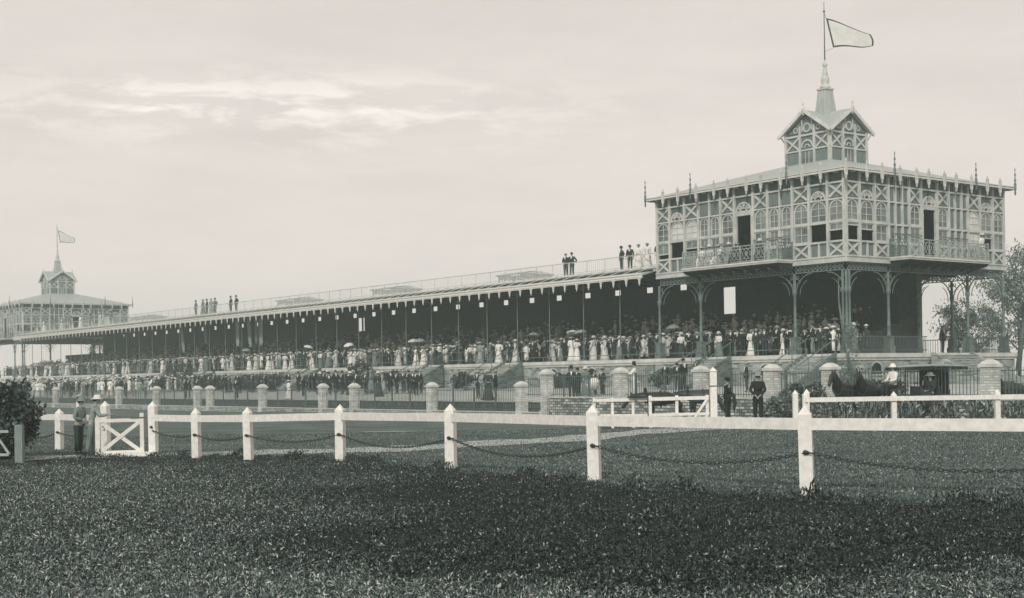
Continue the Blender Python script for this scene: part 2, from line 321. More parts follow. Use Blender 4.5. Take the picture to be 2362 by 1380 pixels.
def window(T, s0, s1, z0, z1, arched, parent, bright=False, nx=2, nz_=3):
    b = MB(T); r_ = (s1 - s0) / 2 - .04; zc = z1 - r_ if arched else z1
    fbox(b, s0 + .03, s1 - .03, z0 + .03, z1 - .03, -.085, -.065, 0)
    fbox(b, s0 + .02, s0 + .085, z0, zc, -.06, -.01, 1); fbox(b, s1 - .085, s1 - .02, z0, zc, -.06, -.012, 1)
    fbox(b, s0 + .085, s1 - .085, z0, z0 + .07, -.06, -.014, 1)
    for i in range(1, nx): m = lerp(s0, s1, i / nx); fbox(b, m - .018, m + .018, z0 + .07, z1 - .05, -.063, -.03, 1)
    for i in range(1, nz_): m = lerp(z0, z1, i / nz_); fbox(b, s0 + .085, s1 - .085, m - .018, m + .018, -.063, -.032, 1)
    if arched:
        spandrel(b, s0 + .02, s1 - .02, zc, r_ - .02, z1 + .02, -.062, -.02, 2); farc(b, (s0 + s1) / 2, zc, r_ - .06, r_ + .02, -.06, -.002, mi=1)
    else: fbox(b, s0 + .085, s1 - .085, z1 - .07, z1, -.06, -.014, 1)
    return b.build('window', [glass_bright if bright else glass, frame_paint, panel_paint], parent)
def tracery(T, s0, s1, z0, z1, parent):
    b = MB(T); m = (s0 + s1) / 2; r_ = (s1 - s0) / 2 - .05; r_ = min(r_, z1 - z0 - .1); zc = z0 + .05
    fbox(b, s0 + .03, s1 - .03, z0, z1, -.10, -.07, 1); fbox(b, s0, s1, z0 - .03, z0 + .05, -.06, .03, 0)
    farc(b, m, zc, r_ - .1, r_, -.065, .035, mi=0, seg=12); farc(b, m, zc, r_ * .38, r_ * .48, -.065, .02, mi=0)
    for a in (30, 60, 90, 120, 150):
        a = math.radians(a); fbar(b, (m + r_ * .46 * math.cos(a), zc + r_ * .46 * math.sin(a)), (m + (r_ - .08) * math.cos(a), zc + (r_ - .08) * math.sin(a)), .05, -.065, .01, 0)
    for a in (45, 90, 135):
        a = math.radians(a); farc(b, m + r_ * .7 * math.cos(a), zc + r_ * .7 * math.sin(a), .06, .11, -.065, .015, 0, 2 * math.pi, 8, 0)
    return b.build('tracery_fan', [frame_paint, shade_and_backing_paint], parent)
def xpanel(bf, bp_, s0, s1, z0, z1):
    fbox(bp_, s0, s1, z0, z1, -.11, -.07)
    fbar(bf, (s0 + .06, z0 + .05), (s1 - .06, z1 - .05), .13, -.065, .022); fbar(bf, (s0 + .06, z1 - .05), (s1 - .06, z0 + .05), .13, -.065, .026)
def build_face(T, three, root, opens, bright, back=False):
    bf = MB(T); post = set()
    class Panels(MB):          # every infill panel a part of its own
        def add(s_, *a):
            q = MB(T); q.add(*a); q.build('wall_panel', [panel_paint, shade_and_backing_paint], root)
    bp_ = Panels(T)
    bays = []
    def grp(s): return [('X', s, s + 1.3), ('A', s + 1.3, s + 2.7), ('X', s + 2.7, s + 4.0)]
    bays += grp(0) + [('N', 4, 6), ('X', 6, 7.2), ('D', 7.2, 8.8), ('X', 8.8, 10), ('N', 10, 12)] + grp(12)
    z = Z
    for i, (k, s0, s1) in enumerate(bays):
        post.add(s0); post.add(s1)
        fbox(bp_, s0, s1, z['up1'] + .1, z['top'], -.11, -.07, 1)  # frieze strip, its eave shade put into the colour
        g = (s0 + .08, s1 - .08)
        if k in 'XA':
            if k == 'X': xpanel(bf, bp_, g[0], g[1], z['fl'] + .3, z['sill'] - .12); xpanel(bf, bp_, g[0], g[1], z['up0'] + .05, z['up1'])
            else:
                m = (s0 + s1) / 2; fbox(bp_, g[0], g[1], z['fl'] + .3, z['sill'] - .12, -.11, -.07); fbox(bf, m - .06, m + .06, z['fl'] + .3, z['sill'] - .12, -.065, .02)
                tracery(T, g[0], g[1], z['arch'] + .02, z['up1'] + .06, root)
            window(T, g[0], g[1], z['mid'] + .06, z['arch'], True, root, bright=(i in bright), nz_=3)
            if i in opens:
                if opens[i] < z['mid'] - .1: window(T, g[0], g[1], opens[i], z['mid'] - .06, False, root, nx=2, nz_=1)
            else: window(T, g[0], g[1], z['sill'], z['mid'] - .06, False, root, nz_=2, bright=(i in bright))
        elif k == 'D':
            tracery(T, g[0], g[1], z['arch'] - .05, z['up1'] + .06, root)
            fbox(bf, s0 + .08, s0 + .2, z['fl'] + .3, z['arch'] - .1, -.1, .03); fbox(bf, s1 - .2, s1 - .08, z['fl'] + .3, z['arch'] - .1, -.1, .03)
            fbox(bf, s0 + .2, s1 - .2, z['arch'] - .2, z['arch'] - .08, -.1, .028)
        else:
            n = 3 if three else 2
            for j in range(n):
                a = lerp(s0, s1, j / n); b2 = lerp(s0, s1, (j + 1) / n); post.add(a); a += .07; b2 -= .07
                fbox(bp_, a, b2, z['up0'] + .05, z['up1'], -.11, -.07)
                fbox(bp_, a, b2, z['fl'] + .3, z['sill'] - .12, -.11, -.07)
                if three: fbox(bp_, a, b2, z['sill'], z['arch'], -.11, -.07)
                else:
                    window(T, a + .04, b2 - .04, z['mid'] + .06, z['arch'], True, root, nz_=3)
                    window(T, a + .04, b2 - .04, z['sill'], z['mid'] - .06, False, root, nz_=2)
    for s in sorted(post):
        wd = .16 if min(abs(s - q) for q in (0, 1.3, 2.7, 4, 6, 7.2, 8.8, 10, 12, 13.3, 14.7, 16)) < .01 else .11
        a, b2 = s - wd / 2, s + wd / 2
        if s < .01: a, b2 = .0, .17
        if s > 15.99: a, b2 = 15.83, 16.0
        fbox(bf, a, b2, z['fl'] + .3, z['top'], -.12, .062)
        fbox(bf, a - .015, b2 + .015, z['top'] - .22, z['top'] - .12, -.05, .09)
    for zz_, h, skipD in ((z['sill'] - .12, .12, True), (z['mid'] - .06, .12, True), (z['arch'], .1, False), (z['up1'], .1, False)):
        segs = [(0, 7.2), (8.8, 16)] if skipD else [(0, 16)]
        for a, b2 in segs: fbox(bf, a, b2, zz_, zz_ + h, -.1, .045)
    # sill beam at floor level with mouldings
    fbox(bf, -.02, 16.02, z['fl'] - .02, z['fl'] + .3, -.12, .08); fbox(bf, -.02, 16.02, z['fl'] + .2, z['fl'] + .27, .08, .13); fbox(bf, -.02, 16.02, z['fl'] - .1, z['fl'] - .02, -.12, .11)
    bf.build('timber_frame', frame_paint, root)
def lattice(b, s0, s1, z0, z1, n, wd=.035, nz0=-.02, nz1=.02):
    """iron lattice of crossed bars in a frame"""
    k = max(1, round((s1 - s0) / (z1 - z0)))
    for i in range(k):
        a = lerp(s0, s1, i / k); c2 = lerp(s0, s1, (i + 1) / k)
        fbar(b, (a, z0), (c2, z1), wd, nz0, nz1); fbar(b, (a, z1), (c2, z0), wd, nz0 + .002, nz1 + .002); fbar(b, (c2, z0), (c2, z1), wd, nz0 + .001, nz1 + .001)
def railing_panel(T, s0, s1, z0, h, parent, m, posts):
    b = MB(T)
    for zz_, hh in ((z0 + h - .06, .06), (z0 + h * .78, .04), (z0 + .08, .05), (z0 + .24, .03)): fbox(b, s0, s1, zz_, zz_ + hh, -.025, .025)
    k = posts
    for i in range(k + 1):
        p = lerp(s0, s1, i / k); fbox(b, p - .035, p + .035, z0, z0 + h + (.06 if i in (0, k) else 0), -.032, .032)
    for i in range(k):
        a = lerp(s0, s1, i / k) + .035; c2 = lerp(s0, s1, (i + 1) / k) - .035; m2 = (a + c2) / 2; q0, q1 = z0 + .27, z0 + h * .78
        nn = 3
        for j in range(nn):
            e0 = lerp(a, c2, j / nn); e1 = lerp(a, c2, (j + 1) / nn)
            fbar(b, (e0, q0), (e1, q1), .024, -.012, .012); fbar(b, (e0, q1), (e1, q0), .024, -.01, .014)
            fbar(b, ((e0 + e1) / 2, z0 + h * .8), ((e0 + e1) / 2, z0 + h - .05), .02, -.012, .012)
            fbar(b, ((e0 + e1) / 2, z0 + .1), ((e0 + e1) / 2, z0 + .25), .02, -.012, .012)
        farc(b, m2, (q0 + q1) / 2, .09, .13, -.016, .016, 0, 2 * math.pi, 8)
    return b.build('railing', m, parent)
def balcony(kind, root):
    bal = MB(); P = 1.48; s0, s1 = 3.95, 12.05
    T = (lambda s, z, n: FR(s, z, n)) if kind == 'F' else (lambda s, z, n: RF(s, z, n))
    b = MB(T); zf = 8.62
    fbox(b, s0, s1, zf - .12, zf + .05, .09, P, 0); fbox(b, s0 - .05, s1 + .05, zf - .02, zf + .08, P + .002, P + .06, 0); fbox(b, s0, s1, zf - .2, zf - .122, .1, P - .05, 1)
    fbox(b, s0 - .052, s0 - .002, zf - .02, zf + .08, .09, P, 0); fbox(b, s1 + .002, s1 + .052, zf - .02, zf + .08, .09, P, 0)
    for i in range(9):
        s = lerp(s0 + .1, s1 - .1, i / 8); b.add([(s - .05, zf - .2, .1), (s + .05, zf - .2, .1), (s + .05, zf - .2, P - .1), (s - .05, zf - .2, P - .1), (s - .05, zf - .55, .1), (s + .05, zf - .55, .1), (s + .05, zf - .27, P - .1), (s - .05, zf - .27, P - .1)], MB.BF, 1)
    o = b.build('balcony', [trim_pale, soffit_dark], root)
    T2 = lambda s, z, n: T(s, z, P - .05 + n)
    railing_panel(T2, s0 + .03, s1 - .03, zf + .05, 1.08, o, rail_iron, 8)
    for e in (s0 + .03, s1 - .03):
        T3 = (lambda s, z, n, e=e: T(e + n, z, s)); railing_panel(T3, .1, P - .09, zf + .05, 1.08, o, iron_pale if e < 5 else rail_iron, 2)
    # thin guard bars held above the side of the balcony against the wall
    b = MB(T); fbar(b, (s0 + .2, 10.15), (7.1, 10.15), .05, .1, .14); fbar(b, (8.9, 10.15), (s1 - .2, 10.15), .05, .1, .14); b.build('guard_bar', iron, o)
def column_mb(x, y, zt=7.85, z0=2.95, double=False, r=.11):
    b = MB(); b.box(x - .27, x + .27, y - .27, y + .27, z0, z0 + .45); b.box(x - .22, x + .22, y - .22, y + .22, z0 + .452, z0 + .95)
    b.box(x - .26, x + .26, y - .26, y + .26, z0 + .952, z0 + 1.03)
    offs = [(0, 0)] if not double else [(-.13, .13), (.13, -.13), (-.1, -.1)]
    for dx, dy in offs:
        b.lathe([(r * 1.5, z0 + 1.03), (r * 1.5, z0 + 1.1), (r * 1.1, z0 + 1.15), (r, z0 + 1.6), (r * 1.3, z0 + 1.65), (r * 1.3, z0 + 1.72), (r * .95, z0 + 1.77), (r * .8, 6.5), (r * 1.25, 6.55), (r * 1.5, 6.7), (r * 1.5, 6.8), (r * .9, 6.84), (r * .9, zt)], (x + dx, y + dy, 0), 8)
    return b
def bracket_arcs(b, x, y, dirs, R_=1.25, zt=7.82):
    """curved iron spandrels springing from a capital to the girder"""
    for dx, dy in dirs:
        T = lambda s, z, n: (x + dx * s + (-dy) * n, y + dy * s + dx * n, z); bb = MB(T)
        farc(bb, R_ + .08, zt - R_, R_ - .05, R_, -.03, .03, math.pi / 2, math.pi, 8); farc(bb, R_ + .08, zt - R_, R_ - .35, R_ - .32, -.02, .02, math.pi * .62, math.pi, 6)
        fbar(bb, (.1, zt - .15), (.47, zt - .52), .04, -.02, .02); farc(bb, .22, zt - .22, .09, .12, -.02, .02, 0, 2 * math.pi, 8); fbar(bb, (.05, zt - .75), (.5, zt - .35), .03, -.018, .018)
        b.v, off = b.v, len(b.v); b.v += bb.v; b.f += [tuple(off + i for i in f) for f in bb.f]; b.m += bb.m; b.smooth += bb.smooth
def girder(root, p, q, zt=8.3, zb=7.85):
    L_ = math.hypot(q[0] - p[0], q[1] - p[1]); dx, dy = (q[0] - p[0]) / L_, (q[1] - p[1]) / L_
    b = MB(lambda s, z, n: (p[0] + dx * s - dy * n, p[1] + dy * s + dx * n, z))
    fbox(b, 0, L_, zb, zb + .06, -.05, .05); fbox(b, 0, L_, zt - .06, zt, -.05, .05); lattice(b, 0.02, L_ - .02, zb + .06, zt - .06, 0, .035)
    return b.build('girder', iron_pale, root)
def finial(b, x, y, z0, h):
    b.lathe([(.02, z0 - .65), (.07, z0 - .5), (.04, z0 - .38), (.08, z0 - .28), (.08, z0 + .12), (.04, z0 + .2), (.08, z0 + h * .3), (.03, z0 + h * .38), (.03, z0 + h * .5), (.07, z0 + h * .58), (.025, z0 + h * .66), (.02, z0 + h * .8), (.05, z0 + h * .86), (.012, z0 + h * .92), (.008, z0 + h)], (x, y, 0), 6)
def hexa(b, T, poly, n0, n1, mi=None):
    k = len(poly); b.add([(*p, n0) for p in poly] + [(*p, n1) for p in poly], [tuple(range(k))[::-1], tuple(range(k, 2 * k))] + [(i, (i + 1) % k, k + (i + 1) % k, k + i) for i in range(k)], mi)
def build_cupola(root):
    c0, c1, zb, ze, zp = 6.1, 9.9, 14.9, 17.75, 18.95; cu = MB(); m = 8.0
    cup = empty('cupola', (0, 0, 0), 0, root)
    # four gabled walls
    core = MB(); core.box(c0 + .07, c1 - .07, c0 + .07, c1 - .07, zb, ze - .1)
    core.build('wall_core', panel_paint, cup)
    fr = MB(); pn = MB(); wn = MB()
    Ts = [lambda s, z, n: (c0 - n, s, z), lambda s, z, n: (s, c0 - n, z), lambda s, z, n: (c1 + n, s, z), lambda s, z, n: (s, c1 + n, z)]
    for T in Ts:
        fr.T = pn.T = wn.T = T
        hexa(pn, T, [(c0 + .05, ze - .1), (c1 - .05, ze - .1), (m, zp - .12)], -.10, -.02, 0)
        for s in (c0, c0 + 1.3, c1 - 1.3, c1): a = min(max(s - .08, c0), c1 - .16); fbox(fr, a, a + .16, zb, ze - (.0 if s in (c0, c1) else -.35), -.09, .05)
        for z_, h in ((zb + .5, .1), (ze - 1.32, .1), (ze - .34, .12)): fbox(fr, c0, c1, z_, z_ + h, -.08, .035)
        for a, b2 in ((c0 + .15, c0 + 1.2), (c1 - 1.2, c1 - .15)):
            fbar(fr, (a, ze - 1.2), (b2, ze - .38), .12, -.06, .02); fbar(fr, (a, ze - .38), (b2, ze - 1.2), .12, -.06, .024)
            fbox(wn, a + .05, b2 - .05, zb + .6, ze - 1.36, -.06, -.03, 0)
        # centre window with arched head, roundel above
        fbox(wn, m - .45, m + .45, zb + .6, ze - 1.36, -.06, .0, 1); 
        for k in (-.15, .15): fbox(fr, m + k - .02, m + k + .02, zb + .6, ze - 1.36, .0, .02)
        farc(fr, m, ze - 1.1, .42, .52, -.06, .03); farc(fr, m, ze - 1.1, .16, .22, -.06, .02); farc(fr, m, ze + .2, .22, .32, -.02, .03, 0, 2 * math.pi, 12)
        for sg in (-1, 1): farc(fr, m + sg * .95, ze + .12, .14, .2, -.02, .02, 0, 2 * math.pi, 8); fbar(fr, (m + sg * .4, ze + .0), (m + sg * .4, ze + .75), .08, -.02, .03)
        for sg in (-1, 1):   # eave brackets
            fbar(fr, (m + sg * 1.9, ze - .6), (m + sg * 2.25, ze - .15), .07, -.02, .04)
    fr.build('timber_frame', frame_paint, cup); pn.build('gable', [panel_paint], cup); wn.build('window', [panel_paint, glass], cup)
    # cross gabled roof with deep verges, each slope a plate
    rf = MB(); vg = MB(); ov = .32; sl = (zp - ze + .12) / (m - c0)
    zi = lambda d: zp + .05 - sl * d
    e = 2.1
    for (ax, sg) in ((0, 1), (0, -1), (1, 1), (1, -1)):
        for side in (1, -1):
            # ridge along axis ax from the centre outwards; triangle to the valley
            def P_(al, ac, dz=0): 
                p = (m + sg * al, m + side * ac) if ax == 0 else (m + side * ac, m + sg * al); return (p[0], p[1], zi(ac) + dz)
            L2 = m - c0 + ov
            pts = [P_(0, 0), P_(L2, 0), P_(L2, e), P_(e, e)]
            rf.poly(pts, (0, 0, .09))
            a, c2 = Vector(P_(L2 + .02, -.02, .03)), Vector(P_(L2 + .02, e + .12, .03)); vg.bar(a, c2, .07, .2); 
            # lighter verge trim pieces along the slope
            for q in range(1, 6):
                w_ = P_(L2 + .02, e * q / 6, .14); vg.box(w_[0] - .04, w_[0] + .04, w_[1] - .04, w_[1] + .04, w_[2] - .02, w_[2] + .06)
        tip = (m + sg * (L2 + .02), m) if ax == 0 else (m, m + sg * (L2 + .02))
        vg.lathe([(.09, zp - .25), (.1, zp + .15), (.13, zp + .22), (.05, zp + .3), (.04, zp + .42), (.08, zp + .48), (.02, zp + .6), (.01, zp + .8)], (tip[0], tip[1], 0), 6)
    rf.build('roof', roof_metal, cup); vg.build('verge_trim', trim_pale, cup)
    sp = MB(); R2 = math.sqrt(2)
    sp.lathe([(1.45 / R2 * 1.05, 18.2), (.95 / R2 * 1.05, 18.9), (.78 / R2 * 1.2, 19.4), (.62 / R2 * 1.12, 20.6)], (m, m, 0), 4, 0, sm=False, rot0=math.pi / 4 * 1)
    sp.lathe([(.72 / R2 * 1.15, 20.6), (.72 / R2 * 1.15, 20.70)], (m, m, 0), 4, 1, sm=False, rot0=math.pi / 4)
    sp.lathe([(.4, 20.72), (.3, 20.9), (.22, 20.95), (.26, 21.1), (.29, 21.3), (.24, 21.5), (.16, 21.6), (.2, 21.68), (.13, 21.9), (.1, 22.15), (.17, 22.25), (.17, 22.35), (.06, 22.45), (.05, 22.6)], (m, m, 0), 10, 1)
    sp.build('spire', [roof_metal, frame_paint], cup)
    fp = MB(); fp.tube([(m, m, 22.6), (m, m, 25.85), (m, m, 26.5)], [.045, .03, .018], 6); fp.ball((m, m, 25.85), .085, 8); fp.build('flagpole', iron_pale, cup)
def build_pavilion():
    root = empty('pavilion', (CX, CY, 0), ANG)
    tag(root, 'larger near pavilion with ornate pale timber upper storey, balconies, cupola and spire', 'pavilion')
    build_face(FR, False, root, {0: 10.2, 1: 11, 10: 9.9, 9: 11, 8: 10.1}, {8, 9})
    build_face(RF, True, root, {0: 10.45, 1: 10.25, 9: 10.3}, {8})
    # plain back walls with window bands
    for T, nm in ((lambda s, z, n: (16 + n, s, z), 'back_wall'), (lambda s, z, n: (s, 16 + n, z), 'end_wall')):
        b = MB(T); fbox(b, 0.1, 15.9, Z['fl'], Z['sill'], -.1, 0); fbox(b, 0.1, 15.9, Z['arch'], Z['top'], -.1, 0)
        for i in range(9): s = .1 + i * 15.45 / 8; fbox(b, s, s + .35, Z['sill'], Z['arch'], -.1, 0)
        b.build(nm, panel_paint, root)
        b = MB(T)
        for i in range(8): s = .45 + i * 15.45 / 8; fbox(b, s, s + 1.58, Z['sill'], Z['arch'], -.07, -.05)
        b.build('glazing', glass, root)
    b = MB(); b.box(.12, 15.88, .12, 15.88, 8.34, 8.44); b.box(.15, 15.85, .15, 15.85, 13.45, 13.5)
    for i in range(7): b.box(.12, 15.88, 1.5 + i * 2.1, 1.62 + i * 2.1, 8.1, 8.338)
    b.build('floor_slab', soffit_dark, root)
    # low hipped roof with wide eaves
    b = MB(); e0, e1, c0, c1, z0, z1 = -.50, 16.5, 6.0, 10.0, 13.74, 15.6
    b.add([(e0, e0, z0), (e1, e0, z0), (e1, e1, z0), (e0, e1, z0), (c0, c0, z1), (c1, c0, z1), (c1, c1, z1), (c0, c1, z1)], [(0, 1, 5, 4), (1, 2, 6, 5), (2, 3, 7, 6), (3, 0, 4, 7), (4, 5, 6, 7)], 0)
    b.box(e0 + .02, e1 - .02, e0 + .02, e1 - .02, z0 - .09, z0 - .02, 1)
    b.build('roof', [roof_metal, shade_and_backing_paint], root)
    b = MB()
    for (x0, x1, y0, y1) in ((e0 - .05, e0, e0 - .05, e1 + .05), (e1, e1 + .05, e0 - .05, e1 + .05), (e0, e1, e0 - .05, e0), (e0, e1, e1, e1 + .05)):
        b.box(x0, x1, y0, y1, z0 - .16, z0 - .06); b.box(x0, x1, y0, y1, z0 - .02, z0 + .04)
    for i in range(24):   # rafter ends under the eaves
        s = -.3 + i * 16.6 / 23
        b.box(-.46, -.07, s - .04, s + .04, 13.53, 13.62); b.box(s - .04, s + .04, -.46, -.07, 13.53, 13.62)
    b.build('eaves_trim', trim_pale, root)
    for i, q_ in enumerate((-.5, 1.3, 2.7, 4.4, 6, 7.2, 8.8, 10, 11.6, 13.3, 14.7)):
        for (x, y) in (((e0 - .08, e0 - .08),) if i == 0 else ((e0 - .09, q_), (q_, e0 - .09))):
            b = MB(); b.box(x - .075, x + .075, y - .075, y + .075, 13.38, 14.0); b.lathe([(.02, 12.98), (.07, 13.08), (.045, 13.16), (.1, 13.24), (.1, 13.38)], (x, y, 0), 6); b.lathe([(.1, 14.0), (.04, 14.08), (.06, 14.14), (.005, 14.26)], (x, y, 0), 6)
            b.build('eaves_pendant', frame_paint, root)
    for (x, y) in ((e0, 4), (e0, 12.2), (e0, e1), (4, e0), (12.2, e0), (e1, e0)):
        b = MB(); finial(b, x - .05, y - .05, 13.85, 1.2); b.build('roof_finial', iron_pale, root)
    build_cupola(root)
    # columns, brackets and girders of the open lower storey
    cols = [(0.12, .12, True)] + [(.1, y, False) for y in (4, 12)] + [(.1, 15.9, False)] + [(x, .1, False) for x in (4, 12)] + [(15.9, .1, False), (15.9, 4, False), (15.9, 12, False), (15.9, 15.9, False), (12, 4, False)]
    for x, y, d in cols:
        b = column_mb(x, y, double=d, r=.085 if d else .10)
        dirs = []
        if x < 1: dirs += [(0, 1)] * (y < 15) + [(0, -1)] * (y > 1)
        if y < 1: dirs += [(1, 0)] * (x < 15) + [(-1, 0)] * (x > 1)
        if x > 15 and y > 1: dirs += [(0, -1), (-1, 0)]
        if (x, y) == (12, 4): dirs = [(1, 0), (-1, 0), (0, 1), (0, -1)]
        bracket_arcs(b, x, y, dirs); b.build('column', iron_pale, root)
    for p, q in (((.1, .2), (.1, 3.9)), ((.1, 4.1), (.1, 11.9)), ((.1, 12.1), (.1, 15.8)), ((.2, .1), (3.9, .1)), ((4.1, .1), (11.9, .1)), ((12.1, .1), (15.8, .1)), ((15.9, .2), (15.9, 15.8)), ((12, 4), (15.8, 4))): girder(root, p, q)
    balcony('F', root); balcony('R', root)
    return root
near_pav = build_pavilion()
far_pav = copy_tree(near_pav); p = W(0, 150); far_pav.location = (p.x, p.y, 0)
tag(far_pav, 'distant twin pavilion at the far left end of the grandstand', 'pavilion')
def sheet(b, vs, nx, nz_, off, mfn=lambda i, j: 0):
    n = len(vs); m_ = nx + 1; V = [tuple(v) for v in vs] + [tuple(Vector(v) + Vector(off)) for v in vs]; base = len(b.v); b.v += V
    def f(q, mi): b.f.append(tuple(base + k for k in q)); b.m.append(mi); b.smooth.append(True)
    for j in range(nz_):
        for i in range(nx):
            q = (j * m_ + i, j * m_ + i + 1, (j + 1) * m_ + i + 1, (j + 1) * m_ + i); f(q, mfn(i, j)); f(tuple(n + k for k in q[::-1]), mfn(i, j))
    for i in range(nx): f((i, n + i, n + i + 1, i + 1), mfn(i, 0)); k = nz_ * m_ + i; f((k, k + 1, n + k + 1, n + k), mfn(i, nz_ - 1))
    for j in range(nz_): k = j * m_; f((k, k + m_, n + k + m_, n + k), mfn(0, j)); k = j * m_ + nx; f((k, n + k, n + k + m_, k + m_), mfn(nx - 1, j))
# ------------------------------------------------------------------ flags
def flag(name_label, org, k=1.0, low=False):
    b = MB(); o = W(*org[:2], org[2]); nx, nz_ = 26, 18
    # corners in (right, up) metres from the hoist top: swept like cloth in wind
    TL, BL, BR, TR = (.12, -.45), (.55, -2.45), (3.15, -2.55), (3.0, -1.75)
    vs = []; RX = Vector((math.cos(-.25), math.sin(-.25), 0))
    for j in range(nz_ + 1):
        for i in range(nx + 1):
            a, c2 = i / nx, j / nz_
            x = lerp(lerp(TL[0], TR[0], a), lerp(BL[0], BR[0], a), c2) + .1 * math.sin(c2 * 3.1) * a; z = lerp(lerp(TL[1], TR[1], a), lerp(BL[1], BR[1], a), c2) + .06 * math.sin(a * 7)
            wv = .16 * math.sin(a * 8 + c2) * a; p = RX * (x * k) + Vector((0, wv * k, z * k)); vs.append(p)
    sheet(b, vs, nx, nz_, (0, .012, 0), lambda i, j: 1 if (i == 0 or j in (0, nz_ - 1) or i == nx - 1) else 0)
    ob = b.build('flag', [cloth_flag, flag_edge], loc=(o.x, o.y, o.z), recalc=False)
    rp = MB(); rp.tube([(0, .02, .0), (TL[0] * k, .02, TL[1] * k)], .012, 4); rp.tube([(0, .02, -2.7 * k), (BL[0] * k, .02, BL[1] * k)], .01, 4); rp.build('halyard', iron, ob)
    tag(ob, name_label, 'flag'); return ob
cloth_flag = mat('cloth_flag', 0.60, 0.1, 2, 0.8); flag_edge = mat('flag_edge', 0.06, 0.2, 2, 0.8)
flag('large pale flag with dark border flying above the near cupola', (8, 8, 25.85)); flag('small pale dark-bordered flag above the far pavilion on the left', (8, 158, 25.85), .95)

# ------------------------------------------------------------------ grandstand
S0, S1, NB = 16.0, 150.0, 34; BAY = (S1 - S0) / NB; BW = 10.4
stand = empty('grandstand', (CX, CY, 0), ANG); tag(stand, 'very long dark grandstand with white-edged flat roof, thin columns and brick terrace', 'grandstand')
b = MB(); b.box(-.35, 16.4, -.35, 170, -1.0, 2.70); b.build('terrace_wall', brick, stand)
b = MB(); b.box(-.50, 16.5, -.50, 170, 2.702, 2.95); b.box(-.42, 16.45, -.42, 170, 2.55, 2.70); b.build('terrace_coping', coping, stand)
b = MB()
NT = 10
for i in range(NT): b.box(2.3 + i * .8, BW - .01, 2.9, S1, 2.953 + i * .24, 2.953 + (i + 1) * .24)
b.build('seating_tier', dark_wood, stand)
# back wall with clerestory openings, one per bay, and two doorways
b = MB(); zt = 9.0; wz0, wz1 = 8.34, 8.78; ops = [(u, .38) for u in [24.15 + 3.79 * i for i in range(0, 31)]]
doors = [(18.7, 19.95, 6.3, 8.28), (72.0, 72.75, 6.9, 8.28), (71.45, 71.8, 6.9, 8.28)]
cuts = sorted([(u - h, u + h, wz0, wz1) for u, h in ops] + doors)
b.box(BW, BW + .10, 3.0, S1 + 12, 2.96, 6.3); b.box(BW, BW + .10, 2.76, S1 + 12, wz1, 9.05)
edges = sorted(set([2.76, S1 - 4] + [q for c_ in cuts for q in c_[:2]]))
for a, c2 in zip(edges[:-1], edges[1:]):
    mid = (a + c2) / 2; ho = sorted([(z0, z1) for (u0, u1, z0, z1) in cuts if u0 < mid < u1]); z = 6.3
    for z0, z1 in ho:
        if z0 > z: b.box(BW, BW + .10, a, c2, z, z0)
        z = max(z, z1)
    if z < wz1: b.box(BW, BW + .10, a, c2, z, wz1)
b.box(BW, BW + .10, 2.76, 3.0, 2.96, 6.3); b.box(BW, 16, 16.3, 16.5, 2.96, 8.3)
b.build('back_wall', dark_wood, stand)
b = MB(); b.box(BW - .03, BW + .3, 2.6, 2.755, 2.96, 8.3); b.build('wall_end_post', bark, stand)
# roof: sloping front apron, flat deck, gutters
b = MB(); 
b.poly([(-1.35, S0 + .05, 8.62), (.45, S0 + .05, 9.12), (.45, S0 + .05, 9.02), (-1.35, S0 + .05, 8.52)], (0, S1 - S0 - .1, 0), 0)
b.build('roof_apron', roof_metal, stand)
b = MB(); b.box(.452, BW + 1.2, S0 + .05, S1, 9.05, 9.18); b.build('roof_deck', deck_mat, stand)
b = MB(); b.box(.4, BW, S0, S1, 8.94, 9.0)
b.poly([(-1.2, S0, 8.46), (-1.2, S0, 8.52), (.4, S0, 8.96), (.4, S0, 8.90)], (0, S1 - S0, 0))
for i in range(NB): b.box(.2, BW, S0 + i * BAY - .07, S0 + i * BAY + .07, 8.76, 8.938)
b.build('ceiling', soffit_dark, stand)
b = MB(); b.box(-1.42, -1.36, S0, S1, 8.44, 8.68); b.box(-1.5, -1.42, S0, S1, 8.62, 8.70); b.box(-1.40, -1.36, S0, S1, 8.36, 8.41); b.build('fascia', white_paint, stand)
b = MB(); b.box(.34, .45, S0, S1, 9.14, 9.28); b.build('deck_kerb', trim_pale, stand)
b = MB(); b.box(-.55, -.35, S0, S1, 8.86, 8.98); b.build('roof_batten', dark_wood, stand)
b = MB()
for i in range(3 * NB): u = S0 + .6 + i * BAY / 3; b.bar((-1.4, u, 8.74), (.4, u + .0, 9.32), .035, .035)
b.build('roof_stay', trim_pale, stand)
# deck railing
b = MB(); b.box(.49, .53, S0, S1, 10.15, 10.20); b.box(.49, .52, S0, S1, 9.38, 9.41)
for i in range(NB * 2 + 1): u = S0 + i * (S1 - S0) / (NB * 2); b.box(.49, .52, u - .012, u + .012, 9.18, 10.15)
b.build('deck_railing', rail_pale, stand)
fine = MB()
for i in range(int((S1 - S0) / .22)): u = S0 + .1 + i * .22; fine.box(.502, .51, u - .006, u + .006, 9.41, 10.15)
fine.build('railing_baluster', rail_pale, stand)
